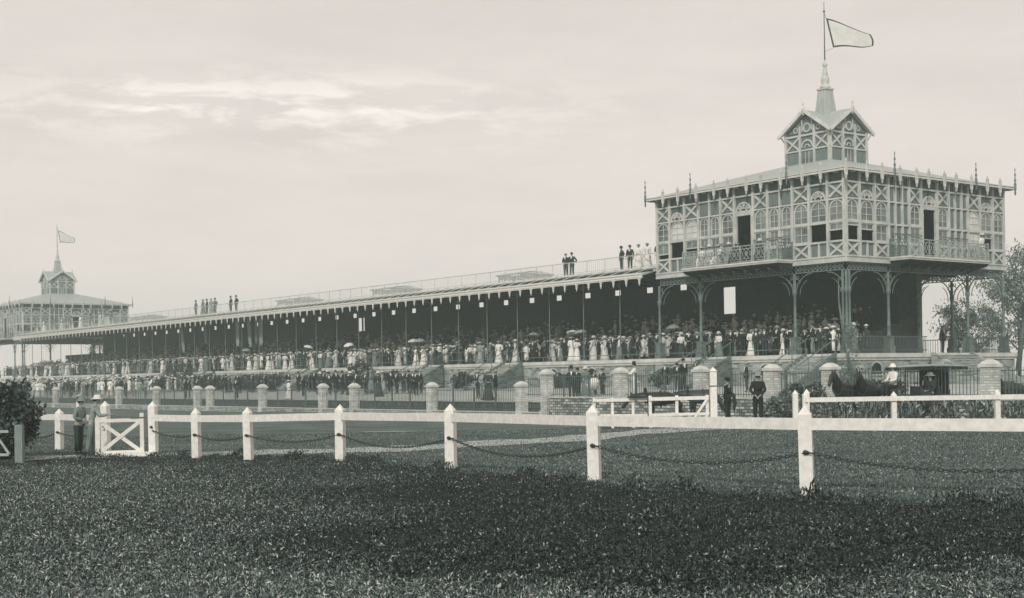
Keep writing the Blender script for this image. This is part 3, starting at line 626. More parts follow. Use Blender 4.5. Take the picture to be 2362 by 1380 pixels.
# scalloped pendants under the fascia
pm = MB(); pm.box(-.05, .05, -.05, .05, -.38, .05); pm.lathe([(.015, -.56), (.05, -.5), (.03, -.44), (.07, -.38)], (0, 0, 0), 6)
for sg in (-1, 1):
    for q in range(4): a0, a1 = q / 4 * math.pi / 2, (q + 1) / 4 * math.pi / 2; pm.bar((0, sg * (.38 - .33 * math.cos(a0)), -.33 + .33 * math.sin(a0)), (0, sg * (.38 - .33 * math.cos(a1)), -.33 + .33 * math.sin(a1)), .03, .03)
pmesh = pm.mesh('pendant', trim_pale)
for i in range(100):
    o = bpy.data.objects.new('pendant', pmesh); COL.objects.link(o); o.parent = stand; o.location = (-1.39, S0 + .25 + i * BAY / 3, 8.42)
cm = MB(); cm.lathe([(.08, 2.96), (.08, 3.3), (.05, 3.35), (.045, 4.2), (.06, 4.25), (.04, 4.32), (.034, 7.9), (.055, 7.95), (.06, 8.9)], (0, 0, 0), 7); cm.box(-.12, .12, -.12, .12, 2.952, 3.1)
cm.bar((0, 0, 8.0), (-.9, 0, 8.55), .03, .03)
cmesh = cm.mesh('column', iron_pale)
for i in range(1, NB): o = bpy.data.objects.new('column', cmesh); COL.objects.link(o); o.parent = stand; o.location = (.12, S0 + i * BAY, 0)
# terrace front rails (gaps at the flights of steps) and picket rail on the right side
STAIRS = [1.6, 10.0, 31.6, 42.2, 62.5, 85.5, 112.0]; SW = 1.25
b = MB(); ys_ = [-.3]
for s in STAIRS: ys_ += [s - SW, s + SW]
ys_.append(168)
for a, c2 in zip(ys_[::2], ys_[1::2]):
    b = MB(); b.box(-.22, -.18, a, c2, 3.26, 3.31)
    if a > 12: b.box(-.22, -.19, a, c2, 3.92, 3.95)
    k = max(1, int((c2 - a) / 1.95))
    for i in range(k + 1): u = lerp(a + .03, c2 - .03, i / k); b.box(-.225, -.175, u - .025, u + .025, 2.95, 3.95 if a > 12 else 3.32)
    b.build('terrace_railing', iron_pale, stand)
b = MB()
for a, c2 in ((.4, 3.7), (4.3, 7.3), (11.3, 11.7), (12.3, 16.2)):
    b = MB(); b.box(a, c2, -.22, -.17, 3.93, 3.98); b.box(a, c2, -.22, -.18, 3.12, 3.17)
    for i in range(int((c2 - a) / .13)): x = a + .05 + i * .13; b.box(x - .01, x + .01, -.205, -.185, 2.95, 3.93)
    b.build('side_railing', iron, stand)
for (x, y0, y1) in ((16.3, 0, 4.5), (16.3, 5, 15.5)):
    b = MB(); b.box(x - .02, x + .02, y0, y1, 3.93, 3.98)
    for i in range(int((y1 - y0) / .2)): y = y0 + .05 + i * .2; b.box(x - .01, x + .01, y - .012, y + .012, 2.95, 3.93)
    b.build('side_railing', iron, stand)
# arched vents in the brick wall
def vent(T):
    b = MB(T); hexa(b, T, [(-.42, 1.72), (.42, 1.72), (.42, 2.2), (.28, 2.32), (0, 2.37), (-.28, 2.32), (-.42, 2.2)], .0, .012, 0)  # flat dark plate paints the shaded recess of the opening
    fbox(b, -.5, .5, 1.62, 1.715, .0, .06, 1); farc(b, 0, 1.9, .5, .6, .0, .04, .55, math.pi - .55, 8, 1); fbox(b, -.4, .4, 1.86, 1.89, .012, .03, 1); b.build('wall_vent', [soffit_dark, brick_pale], stand)
for u in (6.0, 14, 22.5, 26.9, 35, 38.6, 50, 56, 70, 78, 92, 104, 120): vent(lambda s, z, n, u=u: (-.35 - n, u + s, z))
vent(lambda s, z, n: (2.2 + s, -.35 - n, z))
# downpipes on the terrace wall
b = MB()
for u in (16.0, 25.0, 52, 74, 98, 130): b.tube([(-.42, u, 2.6), (-.42, u, 1.0)], .05, 6)
b.build('downpipe', iron, stand)
def flight(u, name='step_flight'):
    zb = 1.0; n = 11; b = MB()
    for i in range(n): x = -.52 - i * .32; b.box(x - .32, x, u - SW + .25, u + SW - .25, zb - .4, 2.93 - (i + 1) * (2.93 - zb) / (n + 1) + .0, 0); b.box(x - .34, x - .0, u - SW + .24, u + SW - .24, 2.93 - (i + 1) * (2.93 - zb) / (n + 1) + .002, 2.93 - (i + 1) * (2.93 - zb) / (n + 1) + .05, 1)
    o = b.build('step_flight', [brick, step_mat], stand)
    for sg in (-1, 1):
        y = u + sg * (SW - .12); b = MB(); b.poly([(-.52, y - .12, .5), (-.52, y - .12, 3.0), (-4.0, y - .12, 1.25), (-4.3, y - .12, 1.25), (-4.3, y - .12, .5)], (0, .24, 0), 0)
        b.build('side_wall', brick_shaded, o)
        b = MB(); b.bar((-.3, y, 3.9), (-4.1, y, 2.1), .05, .05)
        for q in (0, .33, .66, 1): b.bar((lerp(-.5, -4.1, q), y, lerp(3.0, 1.25, q)), (lerp(-.5, -4.1, q), y, lerp(3.8, 2.1, q)), .035, .035)
        b.build('handrail', iron_pale, o)
for s in STAIRS: flight(s)
b = MB(); n = 13
for i in range(n):
    y = -.52 - i * .33; z1 = 2.93 - (i + 1) * 2.2 / (n + 1); b.box(7.6, 11.2, y - .33, y, .4, z1, 0); b.box(7.55, 11.25, y - .36, y, z1 + .002, z1 + .06, 1)
sf = b.build('step_flight', [brick, step_mat], stand)
for x in (7.4, 11.4):
    b = MB(); b.poly([(x - .13, -.52, .4), (x - .13, -.52, 3.0), (x - .13, -4.8, .95), (x - .13, -4.8, .4)], (.26, 0, 0)); b.build('side_wall', brick, sf)
# roof stair enclosures: lattice canopies on the deck
def canopy(u, ln, lab):
    r_ = empty('roof_canopy', W(5.0, u, 9.18), ANG); tag(r_, lab, 'roof canopy', 'iron canopies over the stairs on the stand roof')
    h, x1 = 1.15, 3.2
    fr = MB(); T = lambda s, z, n: (n, s, z)
    for (x, y) in ((0, 0), (0, ln), (x1, 0), (x1, ln), (0, ln / 2), (x1, ln / 2), (x1 / 2, 0), (x1 / 2, ln)): 
        pb = MB(); pb.box(x - .05, x + .05, y - .05, y + .05, 0, h); pb.build('post', rail_pale, r_)
    for yy in (0, ln):
        fr.T = lambda s, z, n, yy=yy: (s, yy + n, z); fbox(fr, -.3, x1 + .3, h, h + .1, -.04, .04); lattice(fr, 0, x1, h - .3, h, 0, .035)
    for xx_ in (0, x1):
        fr.T = lambda s, z, n, xx_=xx_: (xx_ + n, s, z); fbox(fr, -.3, ln + .3, h + .002, h + .098, -.04, .04)
        k = 10
        for i in range(k): a = lerp(0, ln, i / k); c2 = lerp(0, ln, (i + 1) / k); farc(fr, (a + c2) / 2, h - .05, (c2 - a) / 2 - .04, (c2 - a) / 2, -.02, .02, math.pi, 2 * math.pi, 6); fbar(fr, (a, h - .1), ((a + c2) / 2, h - .45), .03, -.02, .02)
    fr.T = None
    fr.build('lattice_frame', rail_pale, r_)
    tp = MB(); n = 8
    for y in [ln * q / 6 for q in range(7)]:
        tp.tube([(a_ / n * x1, y, h + .08 + .22 * math.sin(math.pi * a_ / n)) for a_ in range(n + 1)], .02, 4)
    for a_ in (2, 4, 6): tp.bar((a_ / n * x1, 0, h + .08 + .22 * math.sin(math.pi * a_ / n)), (a_ / n * x1, ln, h + .08 + .22 * math.sin(math.pi * a_ / n)), .03)
    tp.build('canopy_rib', rail_pale, r_)
canopy(37.6, 3.0, 'pale lattice canopy on the stand roof nearest the near pavilion'); canopy(57.5, 3.3, 'second lattice roof canopy from the right, above the middle of the stand')
canopy(76.5, 3.8, 'third lattice roof canopy from the right, right of two standing roof figures'); canopy(117.5, 4, 'farthest small lattice roof canopy close to the distant pavilion')
# cloth drapes hanging at the back of the dark stand
def drape(u, wd, ln, lean, lab):
    b = MB(); n = 10; vs = []
    for j in range(9):
        for i in range(n + 1):
            a = i / n - .5; q = j / 8; vs.append((.08 * math.sin(i * 2.2 + j * .3), a * wd * (1 - .45 * q) + lean * q * ln, -q * ln))
    sheet(b, vs, n, 8, (.015, 0, 0))
    o = b.build('drape', CL['pale grey'] if wd > .5 else CL['grey'], loc=W(1.0, u, 8.4), recalc=False); o.rotation_euler = (0, 0, ANG)
    r2 = MB(); r2.box(-.03, .03, -wd / 2 - .1, wd / 2 + .1, 0, .05); r2.build('rod', iron, o)
    tag(o, lab, 'drape', 'pale drapes hanging from the stand roof')
for u, wd, ln, le, lab in ((76.4, .7, 2.9, .02, 'rightmost long pale drape hanging in the stand'), (77.6, .45, 2.7, -.03, 'narrow drape hanging second from right under stand roof'), (79.3, .6, 3.0, -.14, 'slanting pale drape, third from right in the stand'),
        (81.9, .7, 2.9, 0, 'broad pale drape hanging fourth from right in stand'), (90.2, .5, 2.3, -.2, 'short drape leaning left, above crowd far along stand'), (96.5, .6, 3.2, -.25, 'leftmost long pale drape hanging far along the stand')): drape(u, wd, ln, le, lab)

# ------------------------------------------------------------------ foliage helpers
def leaf_mesh(name, P, size, material, parent=None, up=0.5, elong=1.6, seed=0, flat=False, droop=0):
    """P: (n,3) leaf positions; size: (n,) lengths. Each leaf one pointed quad of its own."""
    R_ = np.random.RandomState(seed); n = len(P); a = R_.rand(n) * 2 * np.pi; tilt = (R_.rand(n) * 2 - 1) * (1 - up) + up * (R_.rand(n) * .9 + .25)
    d = np.stack([np.cos(a) * np.cos(tilt * 1.45), np.sin(a) * np.cos(tilt * 1.45), np.sin(tilt * 1.45) - droop], 1); rv = R_.randn(n, 3)
    s = np.cross(d, rv); s /= np.linalg.norm(s, axis=1)[:, None] + 1e-9; sz = np.asarray(size)[:, None]
    w2 = s * sz / (2 * elong); tip = P + d * sz; md = P + d * sz * .55
    V = np.stack([P, md + w2, tip, md - w2], 1).reshape(-1, 3)
    me = bpy.data.meshes.new(name); me.vertices.add(4 * n); me.vertices.foreach_set('co', V.ravel()); me.loops.add(4 * n); me.loops.foreach_set('vertex_index', np.arange(4 * n, dtype=np.int32))
    me.polygons.add(n); me.polygons.foreach_set('loop_start', np.arange(0, 4 * n, 4, dtype=np.int32)); me.polygons.foreach_set('loop_total', np.full(n, 4, dtype=np.int32))
    me.materials.append(material); me.update(); me.validate()
    o = bpy.data.objects.new(name, me); COL.objects.link(o)
    if parent: o.parent = parent
    return o
vground = np.vectorize(ground_z)
# foreground weeds: dark, broad leaved and rough between the camera and the fence
R = np.random.RandomState(3)
def boundary(x):    # how far the rough growth reaches, as a distance from the camera
    return np.interp(x, [-14, -11.5, -9.5, -7, -4.3, -2, 1.2, 3.0, 4.5, 7, 10], [37.4, 38.4, 38.8, 37.5, 34.5, 29.6, 23.6, 22.3, 20.6, 19.0, 18.6])
def scatter(n, ymin, ymax, pw=1.0):
    y = ymin + (ymax - ymin) * R.rand(n) ** pw; x = (R.rand(n) * 2 - 1) * (y * .40 + .5); return x, y
soil = mat('soil', 0.022, 0.4, 3, 0.95, 0.03, 14, spec=.1)
b = MB(); vs = []; nx_ = 60; ny_ = 50
for j in range(ny_ + 1):
    for i in range(nx_ + 1):
        xx_ = -17 + 28 * i / nx_; yb_ = float(boundary(xx_)) - .25 + .2 * math.sin(xx_ * 2.1); yy_ = lerp(7, yb_, j / ny_); vs.append((xx_, yy_, ground_z(xx_, yy_) + .012))
b.add(vs, [(j * (nx_ + 1) + i, j * (nx_ + 1) + i + 1, (j + 1) * (nx_ + 1) + i + 1, (j + 1) * (nx_ + 1) + i) for j in range(ny_) for i in range(nx_)], 0, True)
tag(b.build('soil', soil, recalc=False), kind='structure')
x, y = scatter(620000, 9.6, 39.5, 1.5)
nzx = np.sin(x * 1.3 + np.sin(y * .9) * 1.5) + np.sin(y * 1.1 + x * .4)
fine_n = np.sin(x * 3.7 + 2 * np.sin(y * 1.9)) * np.sin(y * 2.6 + 1.5 * np.sin(x * 2.2)) + .6 * np.sin(x * 8.3 + y * 3.1) * np.sin(y * 6.7)
sm = lambda a, b2, v: np.clip((v - a) / (b2 - a), 0, 1) ** 2 * (3 - 2 * np.clip((v - a) / (b2 - a), 0, 1))
ppale = np.clip(.85 * sm(.0, .34, -x / y + .05 * nzx) * (1 - .8 * sm(29, 35, y)) + .8 * (1 - sm(11.6, 13.2, y + .5 * np.sin(x * .9) + .3 * fine_n)) + .22 * sm(.7, 1.3, fine_n), 0, 1)  # pale leaves: dry growth at left, painted edge fade along the bottom
pale = R.rand(len(x)) < ppale
edge = y < boundary(x) + .35 * np.sin(x * 5) + .5 * np.sin(x * 2.1) + 1.3 * (R.rand(len(x)) - .62)
ok = edge & ~pale; X, Y = x[ok], y[ok]; tall = np.clip(.06 + .03 * nzx[ok] + .03 * fine_n[ok], .015, .16) * np.where(X / Y < -.2, .6, 1)
Zh = vground(X, Y) + R.rand(len(X)) * tall; tag(leaf_mesh('weeds', np.stack([X, Y, Zh], 1), .014 + .034 * R.rand(len(X)) ** 1.5 + .012 * (fine_n[ok] > .6), weed_dark, up=.35, elong=2.1, seed=5), 'dark low weeds covering the whole foreground up to the chain fence', 'weeds', kind='stuff')
ok = edge & pale; X, Y = x[ok], y[ok]
Zh = vground(X, Y) + R.rand(len(X)) * .06; tag(leaf_mesh('dry_grass_and_fade', np.stack([X, Y, Zh], 1), .016 + .045 * R.rand(len(X)) ** 1.4, weed_pale, up=.45, elong=3.4, seed=6), 'paler dry grass at the left, and an edge fade painted along the bottom', 'grass', kind='stuff')
xb = (R.rand(16000) * 2 - 1) * 15; yb = boundary(xb) - .1 + R.randn(16000) * .35; k_ = np.clip(.5 + .5 * np.sin(xb * 3.1) + .4 * np.sin(xb * 7.3), .1, 1.4) * np.where(xb < -12.6, .15, 1)
tag(leaf_mesh('tall_weeds', np.stack([xb, yb, vground(xb, yb) + R.rand(16000) * .14 * k_], 1), (.04 + .07 * R.rand(16000) * k_), weed_dark, up=.8, elong=3.2, seed=8), 'ragged tuft edge of taller weeds at the foot of the chain fence posts', 'weeds', kind='stuff')
x, y = scatter(260000, 17, 54, 1.1); ok = (y > boundary(x) - .4); X, Y = x[ok], y[ok]
tag(leaf_mesh('lawn_grass', np.stack([X, Y, vground(X, Y)], 1), .025 + .035 * R.rand(len(X)), lawn_blades, up=.7, elong=2.2, seed=9), 'short cropped lawn grass behind the chain fence', 'grass', kind='stuff')

# ------------------------------------------------------------------ white chain fence
POSTS = [(8.6, 19.2, 1.36, 0), (4.58, 21.5, 1.365, 0), (1.44, 24.7, 1.36, 0), (-1.37, 29.6, 1.32, 0), (-4.27, 33.7, 1.27, 0), (-6.97, 36.0, 1.19, 0), (-8.8, 38.0, 1.15, 0), (-10.38, 39.5, 1.33, 1)]
POSTS2 = [(-12.05, 40.5, 1.35, 1), (-14.25, 43.0, 1.10, 0), (-16.8, 46.0, 1.05, 0)]
def pt_post(x, y, zt, big, parent):
    b = MB(); h = .105 if not big else .11; z0 = ground_z(x, y) - .25; hy = .09
    b.box(-h, h, -hy, hy, z0, zt - .13); b.add([(-h, -hy, zt - .13), (h, -hy, zt - .13), (h, hy, zt - .13), (-h, hy, zt - .13), (0, 0, zt + .02)], [(0, 1, 4), (1, 2, 4), (2, 3, 4), (3, 0, 4)])
    o = b.build('post', white_paint, parent, loc=(x, y, 0)); o.rotation_euler = (0, rnd.uniform(-.02, .02), math.atan2(-.75, 1) * .5 + rnd.uniform(-.06, .06)); o.rotation_euler[0] = rnd.uniform(-.015, .015)
    k = MB(); k.tube([(-.03, -hy - .03, zt - .72), (.05, -hy - .05, zt - .72)], .022, 6); k.ball((0, -hy - .02, zt - .72), .04, 6); k.build('chain_staple', chain_m, o); return o
def chain(a, b2, sag, parent):
    b = MB(); n = max(12, int((Vector(b2) - Vector(a)).length / .085)); P = []
    for i in range(n + 1): q = i / n; p = Vector(a).lerp(Vector(b2), q); p.z -= sag * 4 * q * (1 - q); P.append(p)
    for i in range(n):
        d = (P[i + 1] - P[i]); m = (P[i] + P[i + 1]) / 2; L_ = d.length * .62
        d.normalize(); sd_ = d.cross(Vector((0, 0, 1))).normalized() if i % 2 else Vector((0, 0, 1)); ring = [m + d * L_ * math.cos(t_) + sd_ * .024 * math.sin(t_) for t_ in [2 * math.pi * k / 8 for k in range(9)]]
        b.tube(ring, .010, 4, caps=False)
    return b.build('chain', chain_m, parent)
def fence(posts, name, lab, rail_h, with_chain=True, sag=.2):
    root = empty(name, (0, 0, 0)); tag(root, lab, 'fence')
    for (x, y, zt, bg) in posts: pt_post(x, y, zt, bg, root)
    for (p, q) in zip(posts[:-1], posts[1:]):
        za, zb = p[2] - rail_h, q[2] - rail_h
        if p[3]: za = q[2] - rail_h
        if q[3]: zb = p[2] - rail_h
        b = MB(); b.bar((p[0], p[1] - .02, za - .09), (q[0], q[1] - .02, zb - .09), .05, .185); b.build('rail', white_paint, root)
        if with_chain: chain((p[0], p[1] - .12, p[2] - .72 - (.1 if p[3] else 0)), (q[0], q[1] - .12, q[2] - .72 - (.1 if q[3] else 0)), sag * math.hypot(q[0] - p[0], q[1] - p[1]) / 4, root)
    return root
fence(POSTS, 'chain_fence', 'long white post-and-rail fence with sagging chain crossing in front of the lawn', .19)
fence(POSTS2, 'chain_fence', 'short white fence with chain left of the small crossed gate', .16)
# small gate with a cross brace
g = empty('garden_gate', (-10.62, 39.5, 0)); tag(g, 'small white gate with X brace between two pointed gate posts', 'gate'); gx0, gx1, gz0, gz1 = -1.22, -.08, -.12, .82
gy = lambda x: -1.35 * (x / gx0)
G = lambda s, z, n: (s, gy(s) * .35 + n, z)
for nm, (a, c2, w_) in {'stile': ((gx1, gz0), (gx1, gz1 + .2), .1)}.items():
    b = MB(G); fbar(b, a, c2, w_, -.03, .03); b.build('stile', white_paint, g)
b = MB(G); fbar(b, (gx0, gz0 - .05), (gx0, gz1 + .1), .12, -.03, .03); b.build('stile', white_paint, g)
for z_ in (gz0 + .03, gz1): b = MB(G); fbar(b, (gx0 + .06, z_), (gx1 - .05, z_), .1, -.022, .022); b.build('rail', white_paint, g)
b = MB(G); fbar(b, (gx0 + .08, gz0 + .06), (gx1 - .06, gz1 - .05), .1, -.026, .0); b.build('brace', white_paint, g)
b = MB(G); fbar(b, (gx0 + .08, gz1 - .05), (gx1 - .06, gz0 + .06), .1, .002, .026); b.build('brace', white_paint, g)
b = MB(G); fbar(b, (gx1 - .3, gz1 + .07), (gx1 + .25, gz1 + .07), .03, -.05, -.03); b.build('hinge', iron, g)
b = MB(); b.box(-1.3, .25, -.5, .05, -.30, -.10); b.build('threshold', white_paint, g)
# second white fence on the right, farther back
F2 = [(10.3, 50.2, 1.24), (10.62, 50, 1.17), (11.0, 51.5, 1.25), (13.85, 50, 1.13), (17.62, 50, 1.16), (21.4, 50, 1.15)]
r2 = empty('paddock_fence', (0, 0, 0)); tag(r2, 'white single-rail fence on the right in front of the carriages', 'fence')
for (x, y, zt) in F2:
    b = MB(); h = .09; b.box(-h, h, -h, h, -.4, zt - .12); b.add([(-h, -h, zt - .12), (h, -h, zt - .12), (h, h, zt - .12), (-h, h, zt - .12), (0, 0, zt + .02)], [(0, 1, 4), (1, 2, 4), (2, 3, 4), (3, 0, 4)]); b.build('post', white_paint, r2, loc=(x, y, 0))
b = MB(); b.box(10.6, 22.0, 49.84, 49.9, .80, .97); b.build('rail', white_paint, r2)
# field gate left of it
r3 = empty('field_gate', (0, 50, 0)); tag(r3, 'wide white barred field gate with diagonal braces hung on tall square post', 'gate')
G = lambda s, z, n: (s, n, z)
b = MB(); b.box(7.16, 7.40, -.12, .12, -.5, 1.98); b.box(7.13, 7.43, -.15, .15, 1.98, 2.0); b.add([(7.16, -.12, 2.0), (7.4, -.12, 2.0), (7.4, .12, 2.0), (7.16, .12, 2.0), (7.28, 0, 2.14)], [(0, 1, 4), (1, 2, 4), (2, 3, 4), (3, 0, 4)]); b.box(7.15, 7.41, -.13, .13, 1.42, 1.46, 1); b.build('gate_post', [white_paint, iron], r3)
for z_ in (1.0, .42): b = MB(G); fbar(b, (4.95, z_), (7.12, z_ + .02), .13 if z_ > .9 else .1, -.03, .03); b.build('bar', white_paint, r3)
for s in (4.98, 5.95, 7.06): b = MB(G); fbar(b, (s, -.1), (s, 1.12), .11, .032, .06); b.build('stile', white_paint, r3)
for a, c2 in (((6.4, .05), (7.05, .98)), ((6.8, .0), (7.1, .5))): b = MB(G); fbar(b, a, c2, .09, -.055, -.032); b.build('brace', white_paint, r3)
r4 = empty('rail_fence', (0, 50.3, 0)); tag(r4, 'low white two-rail fence joining the field gate, left of the braced gate', 'fence')
for z_ in (.98, .40): b = MB(G); fbar(b, (2.9, z_), (4.9, z_), .12, -.03, .03); b.build('rail', white_paint, r4)
for s in (2.95, 3.62, 4.38): b = MB(G); fbar(b, (s, -.3), (s, 1.06), .1, .032, .09); b.build('post', white_paint, r4)
b = MB(G); fbar(b, (4.45, .98), (5.15, .25), .06, -.06, -.032); b.build('brace', iron, r4)
b = MB(); b.box(4.2, 5.0, -.2, .2, 1.06, 1.11); b.build('plank', dark_wood, r4)

# ------------------------------------------------------------------ picket fence with brick piers along the promenade
PIERS = [92.0, 74.3, 65.4, 56.7, 54.2, 44.7, 35.2, 30.8, 21.1, 11.7]; HP = [9.3, 3.0, -3.0, -7.7, -11.2, -19.4]
def pier(u, z0, z1, parent, k=1.0):
    b = MB(); a = .27 * k; b.box(-a, a, -a, a, z0, z1 - .3); b.box(-a - .06, a + .06, -a - .06, a + .06, z0, z0 + .22)
    o = b.build('pier', brick_pale, parent, loc=(-15, u, 0))
    c_ = MB(); c_.box(-a - .06, a + .06, -a - .06, a + .06, z1 - .298, z1 - .16); c_.lathe([((a + .03) * 1.3, z1 - .16), (a * 1.1, z1 - .06), (a * .4, z1 + .02)], (0, 0, 0), 4, sm=False, rot0=math.pi / 4); c_.build('cap', coping, o)
def pickets(u0, u1, z0, h, parent, z00=None):
    b = MB(); b.box(-15.025, -14.975, u0, u1, z0 + h - .12, z0 + h - .08); b.box(-15.025, -14.975, u0, u1, z0 + .12, z0 + .16); n = max(2, int((u1 - u0) / .17))
    for i in range(1, n): u = lerp(u0, u1, i / n); b.box(-15.012, -14.988, u - .012, u + .012, z0, z0 + h + (.04 if i % 2 else 0))
    for q in range(1, int((u1 - u0) / 2.2) + 1): u = u0 + q * 2.2; b.box(-15.04, -14.96, u - .035, u + .035, z0 - .05, z0 + h + .08) if u < u1 - .3 else None
    b.build('picket_panel', iron, parent)
lowf = empty('picket_fence', (CX, CY, 0), ANG); tag(lowf, 'dark iron picket fence on low stone wall with pale brick piers', 'fence')
for u in PIERS: pier(u, -.7, 1.52 if u > 50 else 1.6, lowf)
for u in (104, 118, 134): pier(u, -.7, 1.45, lowf)
LP = sorted(PIERS + [104, 118, 134])
for a, c2 in zip(LP[:-1], LP[1:]): pickets(a + .4, c2 - .4, -.16, 1.36, lowf)
b = MB(); b.box(-15.2, -14.8, 9.8, 150, -1.2, -.22); b.build('stone_wall', mat_brick('stone_pale', 0.50, 0.14, 0.3, 0.12, 0.35, 0.03), lowf)
b = MB(); b.box(-15.22, -14.78, 9.8, 150, -.218, -.17); b.build('wall_coping', coping, lowf)
b = MB(); b.box(-14.6, -14.4, 9.8, 150, -1.0, .37); b.build('bank_wall', stone_dark, lowf)
highf = empty('picket_fence', (CX, CY, 0), ANG); tag(highf, 'taller iron picket fence on stone retaining wall at right with capped piers', 'fence')
for u in HP: pier(u, -.3 if u > 9 else .5, 2.28, highf, 1.05)
pickets(9.8, 11.2, .7, 1.1, lowf)
hp = sorted(HP)
for a, c2 in zip(hp[:-1], hp[1:]): pickets(a + .42, c2 - .42, .72, 1.22, highf)
pickets(-30, -19.9, .72, 1.22, highf)
b = MB(); b.box(-15.25, -14.78, -32, 8.85, -1.2, .66); b.build('retaining_wall', stone, highf)
b = MB(); b.box(-15.28, -14.76, -32, 8.85, .662, .72); b.build('wall_coping', coping, highf)

# ------------------------------------------------------------------ trees, shrubs, hedge
def tree(name, base, h, spread, n_limb, n_leaf, lab, seed, leaf=.28, crown0=.35, mat_=None, r0=.16, clump=.7, lean=(0, 0), group=None, droop=.3):
    R_ = random.Random(seed); root = empty(name, base); tag(root, lab, 'tree', group); b = MB(); tips = []
    top = Vector((lean[0], lean[1], h * .8)); tp = [Vector((0, 0, -.3)), Vector((lean[0] * .2 + .1, lean[1] * .2, h * .3)), Vector((lean[0] * .6, lean[1] * .6 + .1, h * .55)), top]
    b.tube(tp, [r0 * 1.2, r0 * .85, r0 * .55, r0 * .2], 7)
    for i in range(n_limb):
        q = lerp(crown0, 1, (i + .5) / n_limb); k = q * 3; j = min(2, int(k)); p = tp[j].lerp(tp[j + 1], k - j) if q < 1 else top
        a = R_.uniform(0, 6.28); L_ = spread * (1.15 - .6 * abs(q - .55)) * R_.uniform(.6, 1.1); e_ = p + Vector((math.cos(a) * L_, math.sin(a) * L_, L_ * R_.uniform(.35, .9)))
        m = p.lerp(e_, .5) + Vector((0, 0, L_ * .12)); b.tube([p, m, e_], [r0 * .38 * (1.2 - q * .6), r0 * .2, r0 * .07], 5)
        tips += [e_, m.lerp(e_, .5)]
        for s_ in range(3): e2 = m + Vector((R_.uniform(-1, 1), R_.uniform(-1, 1), R_.uniform(.1, .9))) * L_ * .5; b.tube([m, e2], [r0 * .13, r0 * .05], 4); tips.append(e2)
    tips.append(top + Vector((0, 0, h * .12)))
    b.build('trunk', bark, root)
    Rn = np.random.RandomState(seed); T_ = np.array([tuple(t) for t in tips]); id_ = Rn.randint(0, len(T_), n_leaf); sz = clump * (.5 + Rn.rand(len(T_))); 
    P = T_[id_] + Rn.randn(n_leaf, 3) * sz[id_][:, None] * np.array([.6, .6, .5]); P = P[P[:, 2] > .2]
    leaf_mesh('crown', P, leaf * (.5 + .8 * Rn.rand(len(P))), mat_ or leaf_far, root, up=.0, elong=2.4, seed=seed, droop=droop); return root
GT = 'gum trees beyond the right end of the terrace'
tree('gum_tree', (41.2, 112, 2.0), 9.6, 3.8, 22, 6200, 'tall feathery gum tree at the right edge of the photo', 11, crown0=.15, r0=.2, clump=.75, lean=(1.5, 0), group=GT)
tree('gum_tree', (45, 122, 1.5), 8.2, 3.6, 18, 4600, 'broad lower gum tree behind the right pavilion corner column', 12, crown0=.15, r0=.16, clump=.8, group=GT)
tree('gum_tree', (40.2, 121, 1.2), 5.8, 2.8, 16, 3600, 'round-crowned small tree seen between the two right rear columns', 13, crown0=.35, r0=.14, clump=.55, group=GT)
tree('gum_tree', (33.4, 103, 1.8), 5.6, 1.25, 14, 1300, 'slender sapling seen through the open terrace, left of rear columns', 14, crown0=.2, r0=.06, clump=.32, leaf=.22, group=GT)
tree('gum_tree', (49, 118, 0), 9.0, 3.2, 16, 5200, 'gum tree half cut off by the right edge, lowest of three', 15, crown0=.2, r0=.18, clump=.8, group=GT)
def shrub(name, base, rx, rz, n, lab, cat, seed, m=None, leaf=.1, rough=.25):
    R_ = np.random.RandomState(seed); d = R_.randn(n, 3); d /= np.linalg.norm(d, axis=1)[:, None]; rr = (.55 + .45 * R_.rand(n) ** .5)
    lump = 1 + rough * np.sin(d[:, 0] * 5 + seed) * np.cos(d[:, 2] * 6 + seed * 2) + rough * .5 * np.sin(d[:, 1] * 9)
    P = d * (rr * lump)[:, None] * np.array([rx, rx * .8, rz]) + np.array([0, 0, rz * .95]); P[:, 2] = np.maximum(P[:, 2], .02)
    root = empty(name, base); tag(root, lab, cat)
    b = MB()
    for k in range(5): a = k * 1.26; b.tube([(0, 0, 0), (math.cos(a) * rx * .3, math.sin(a) * rx * .3, rz * .8), (math.cos(a) * rx * .6, math.sin(a) * rx * .6, rz * 1.4)], [.04, .025, .01], 5)
    b.build('stem', bark, root); leaf_mesh('foliage', P, leaf * (.5 + .9 * R_.rand(n)), m or leaf_bush, root, up=.1, elong=1.7, seed=seed); return root
shrub('bush', (-14.35, 37.9, -.15), 1.12, 1.02, 15000, 'large dark leafy bush at the left edge, left of the small gate', 'bush', 21, leaf=.13)
shrub('bush', (33.0, 99, 1.9), 1.1, 1.1, 1500, 'dense low shrub at the foot of the slender terrace sapling', 'bush', 22, m=leaf_far, leaf=.22)
shrub('bush', (-17.5, 39.5, -.15), 1.6, 1.0, 6000, 'second dark bush cut off by the left edge of the photo', 'bush', 24, leaf=.13)
p = W(-.6, 9.0, 0)
shrub('bush', (13.4, 61.0, .55), .5, .45, 900, 'small clipped shrub behind the field gate near the stone wall', 'bush', 25, m=leaf_bush, leaf=.1)
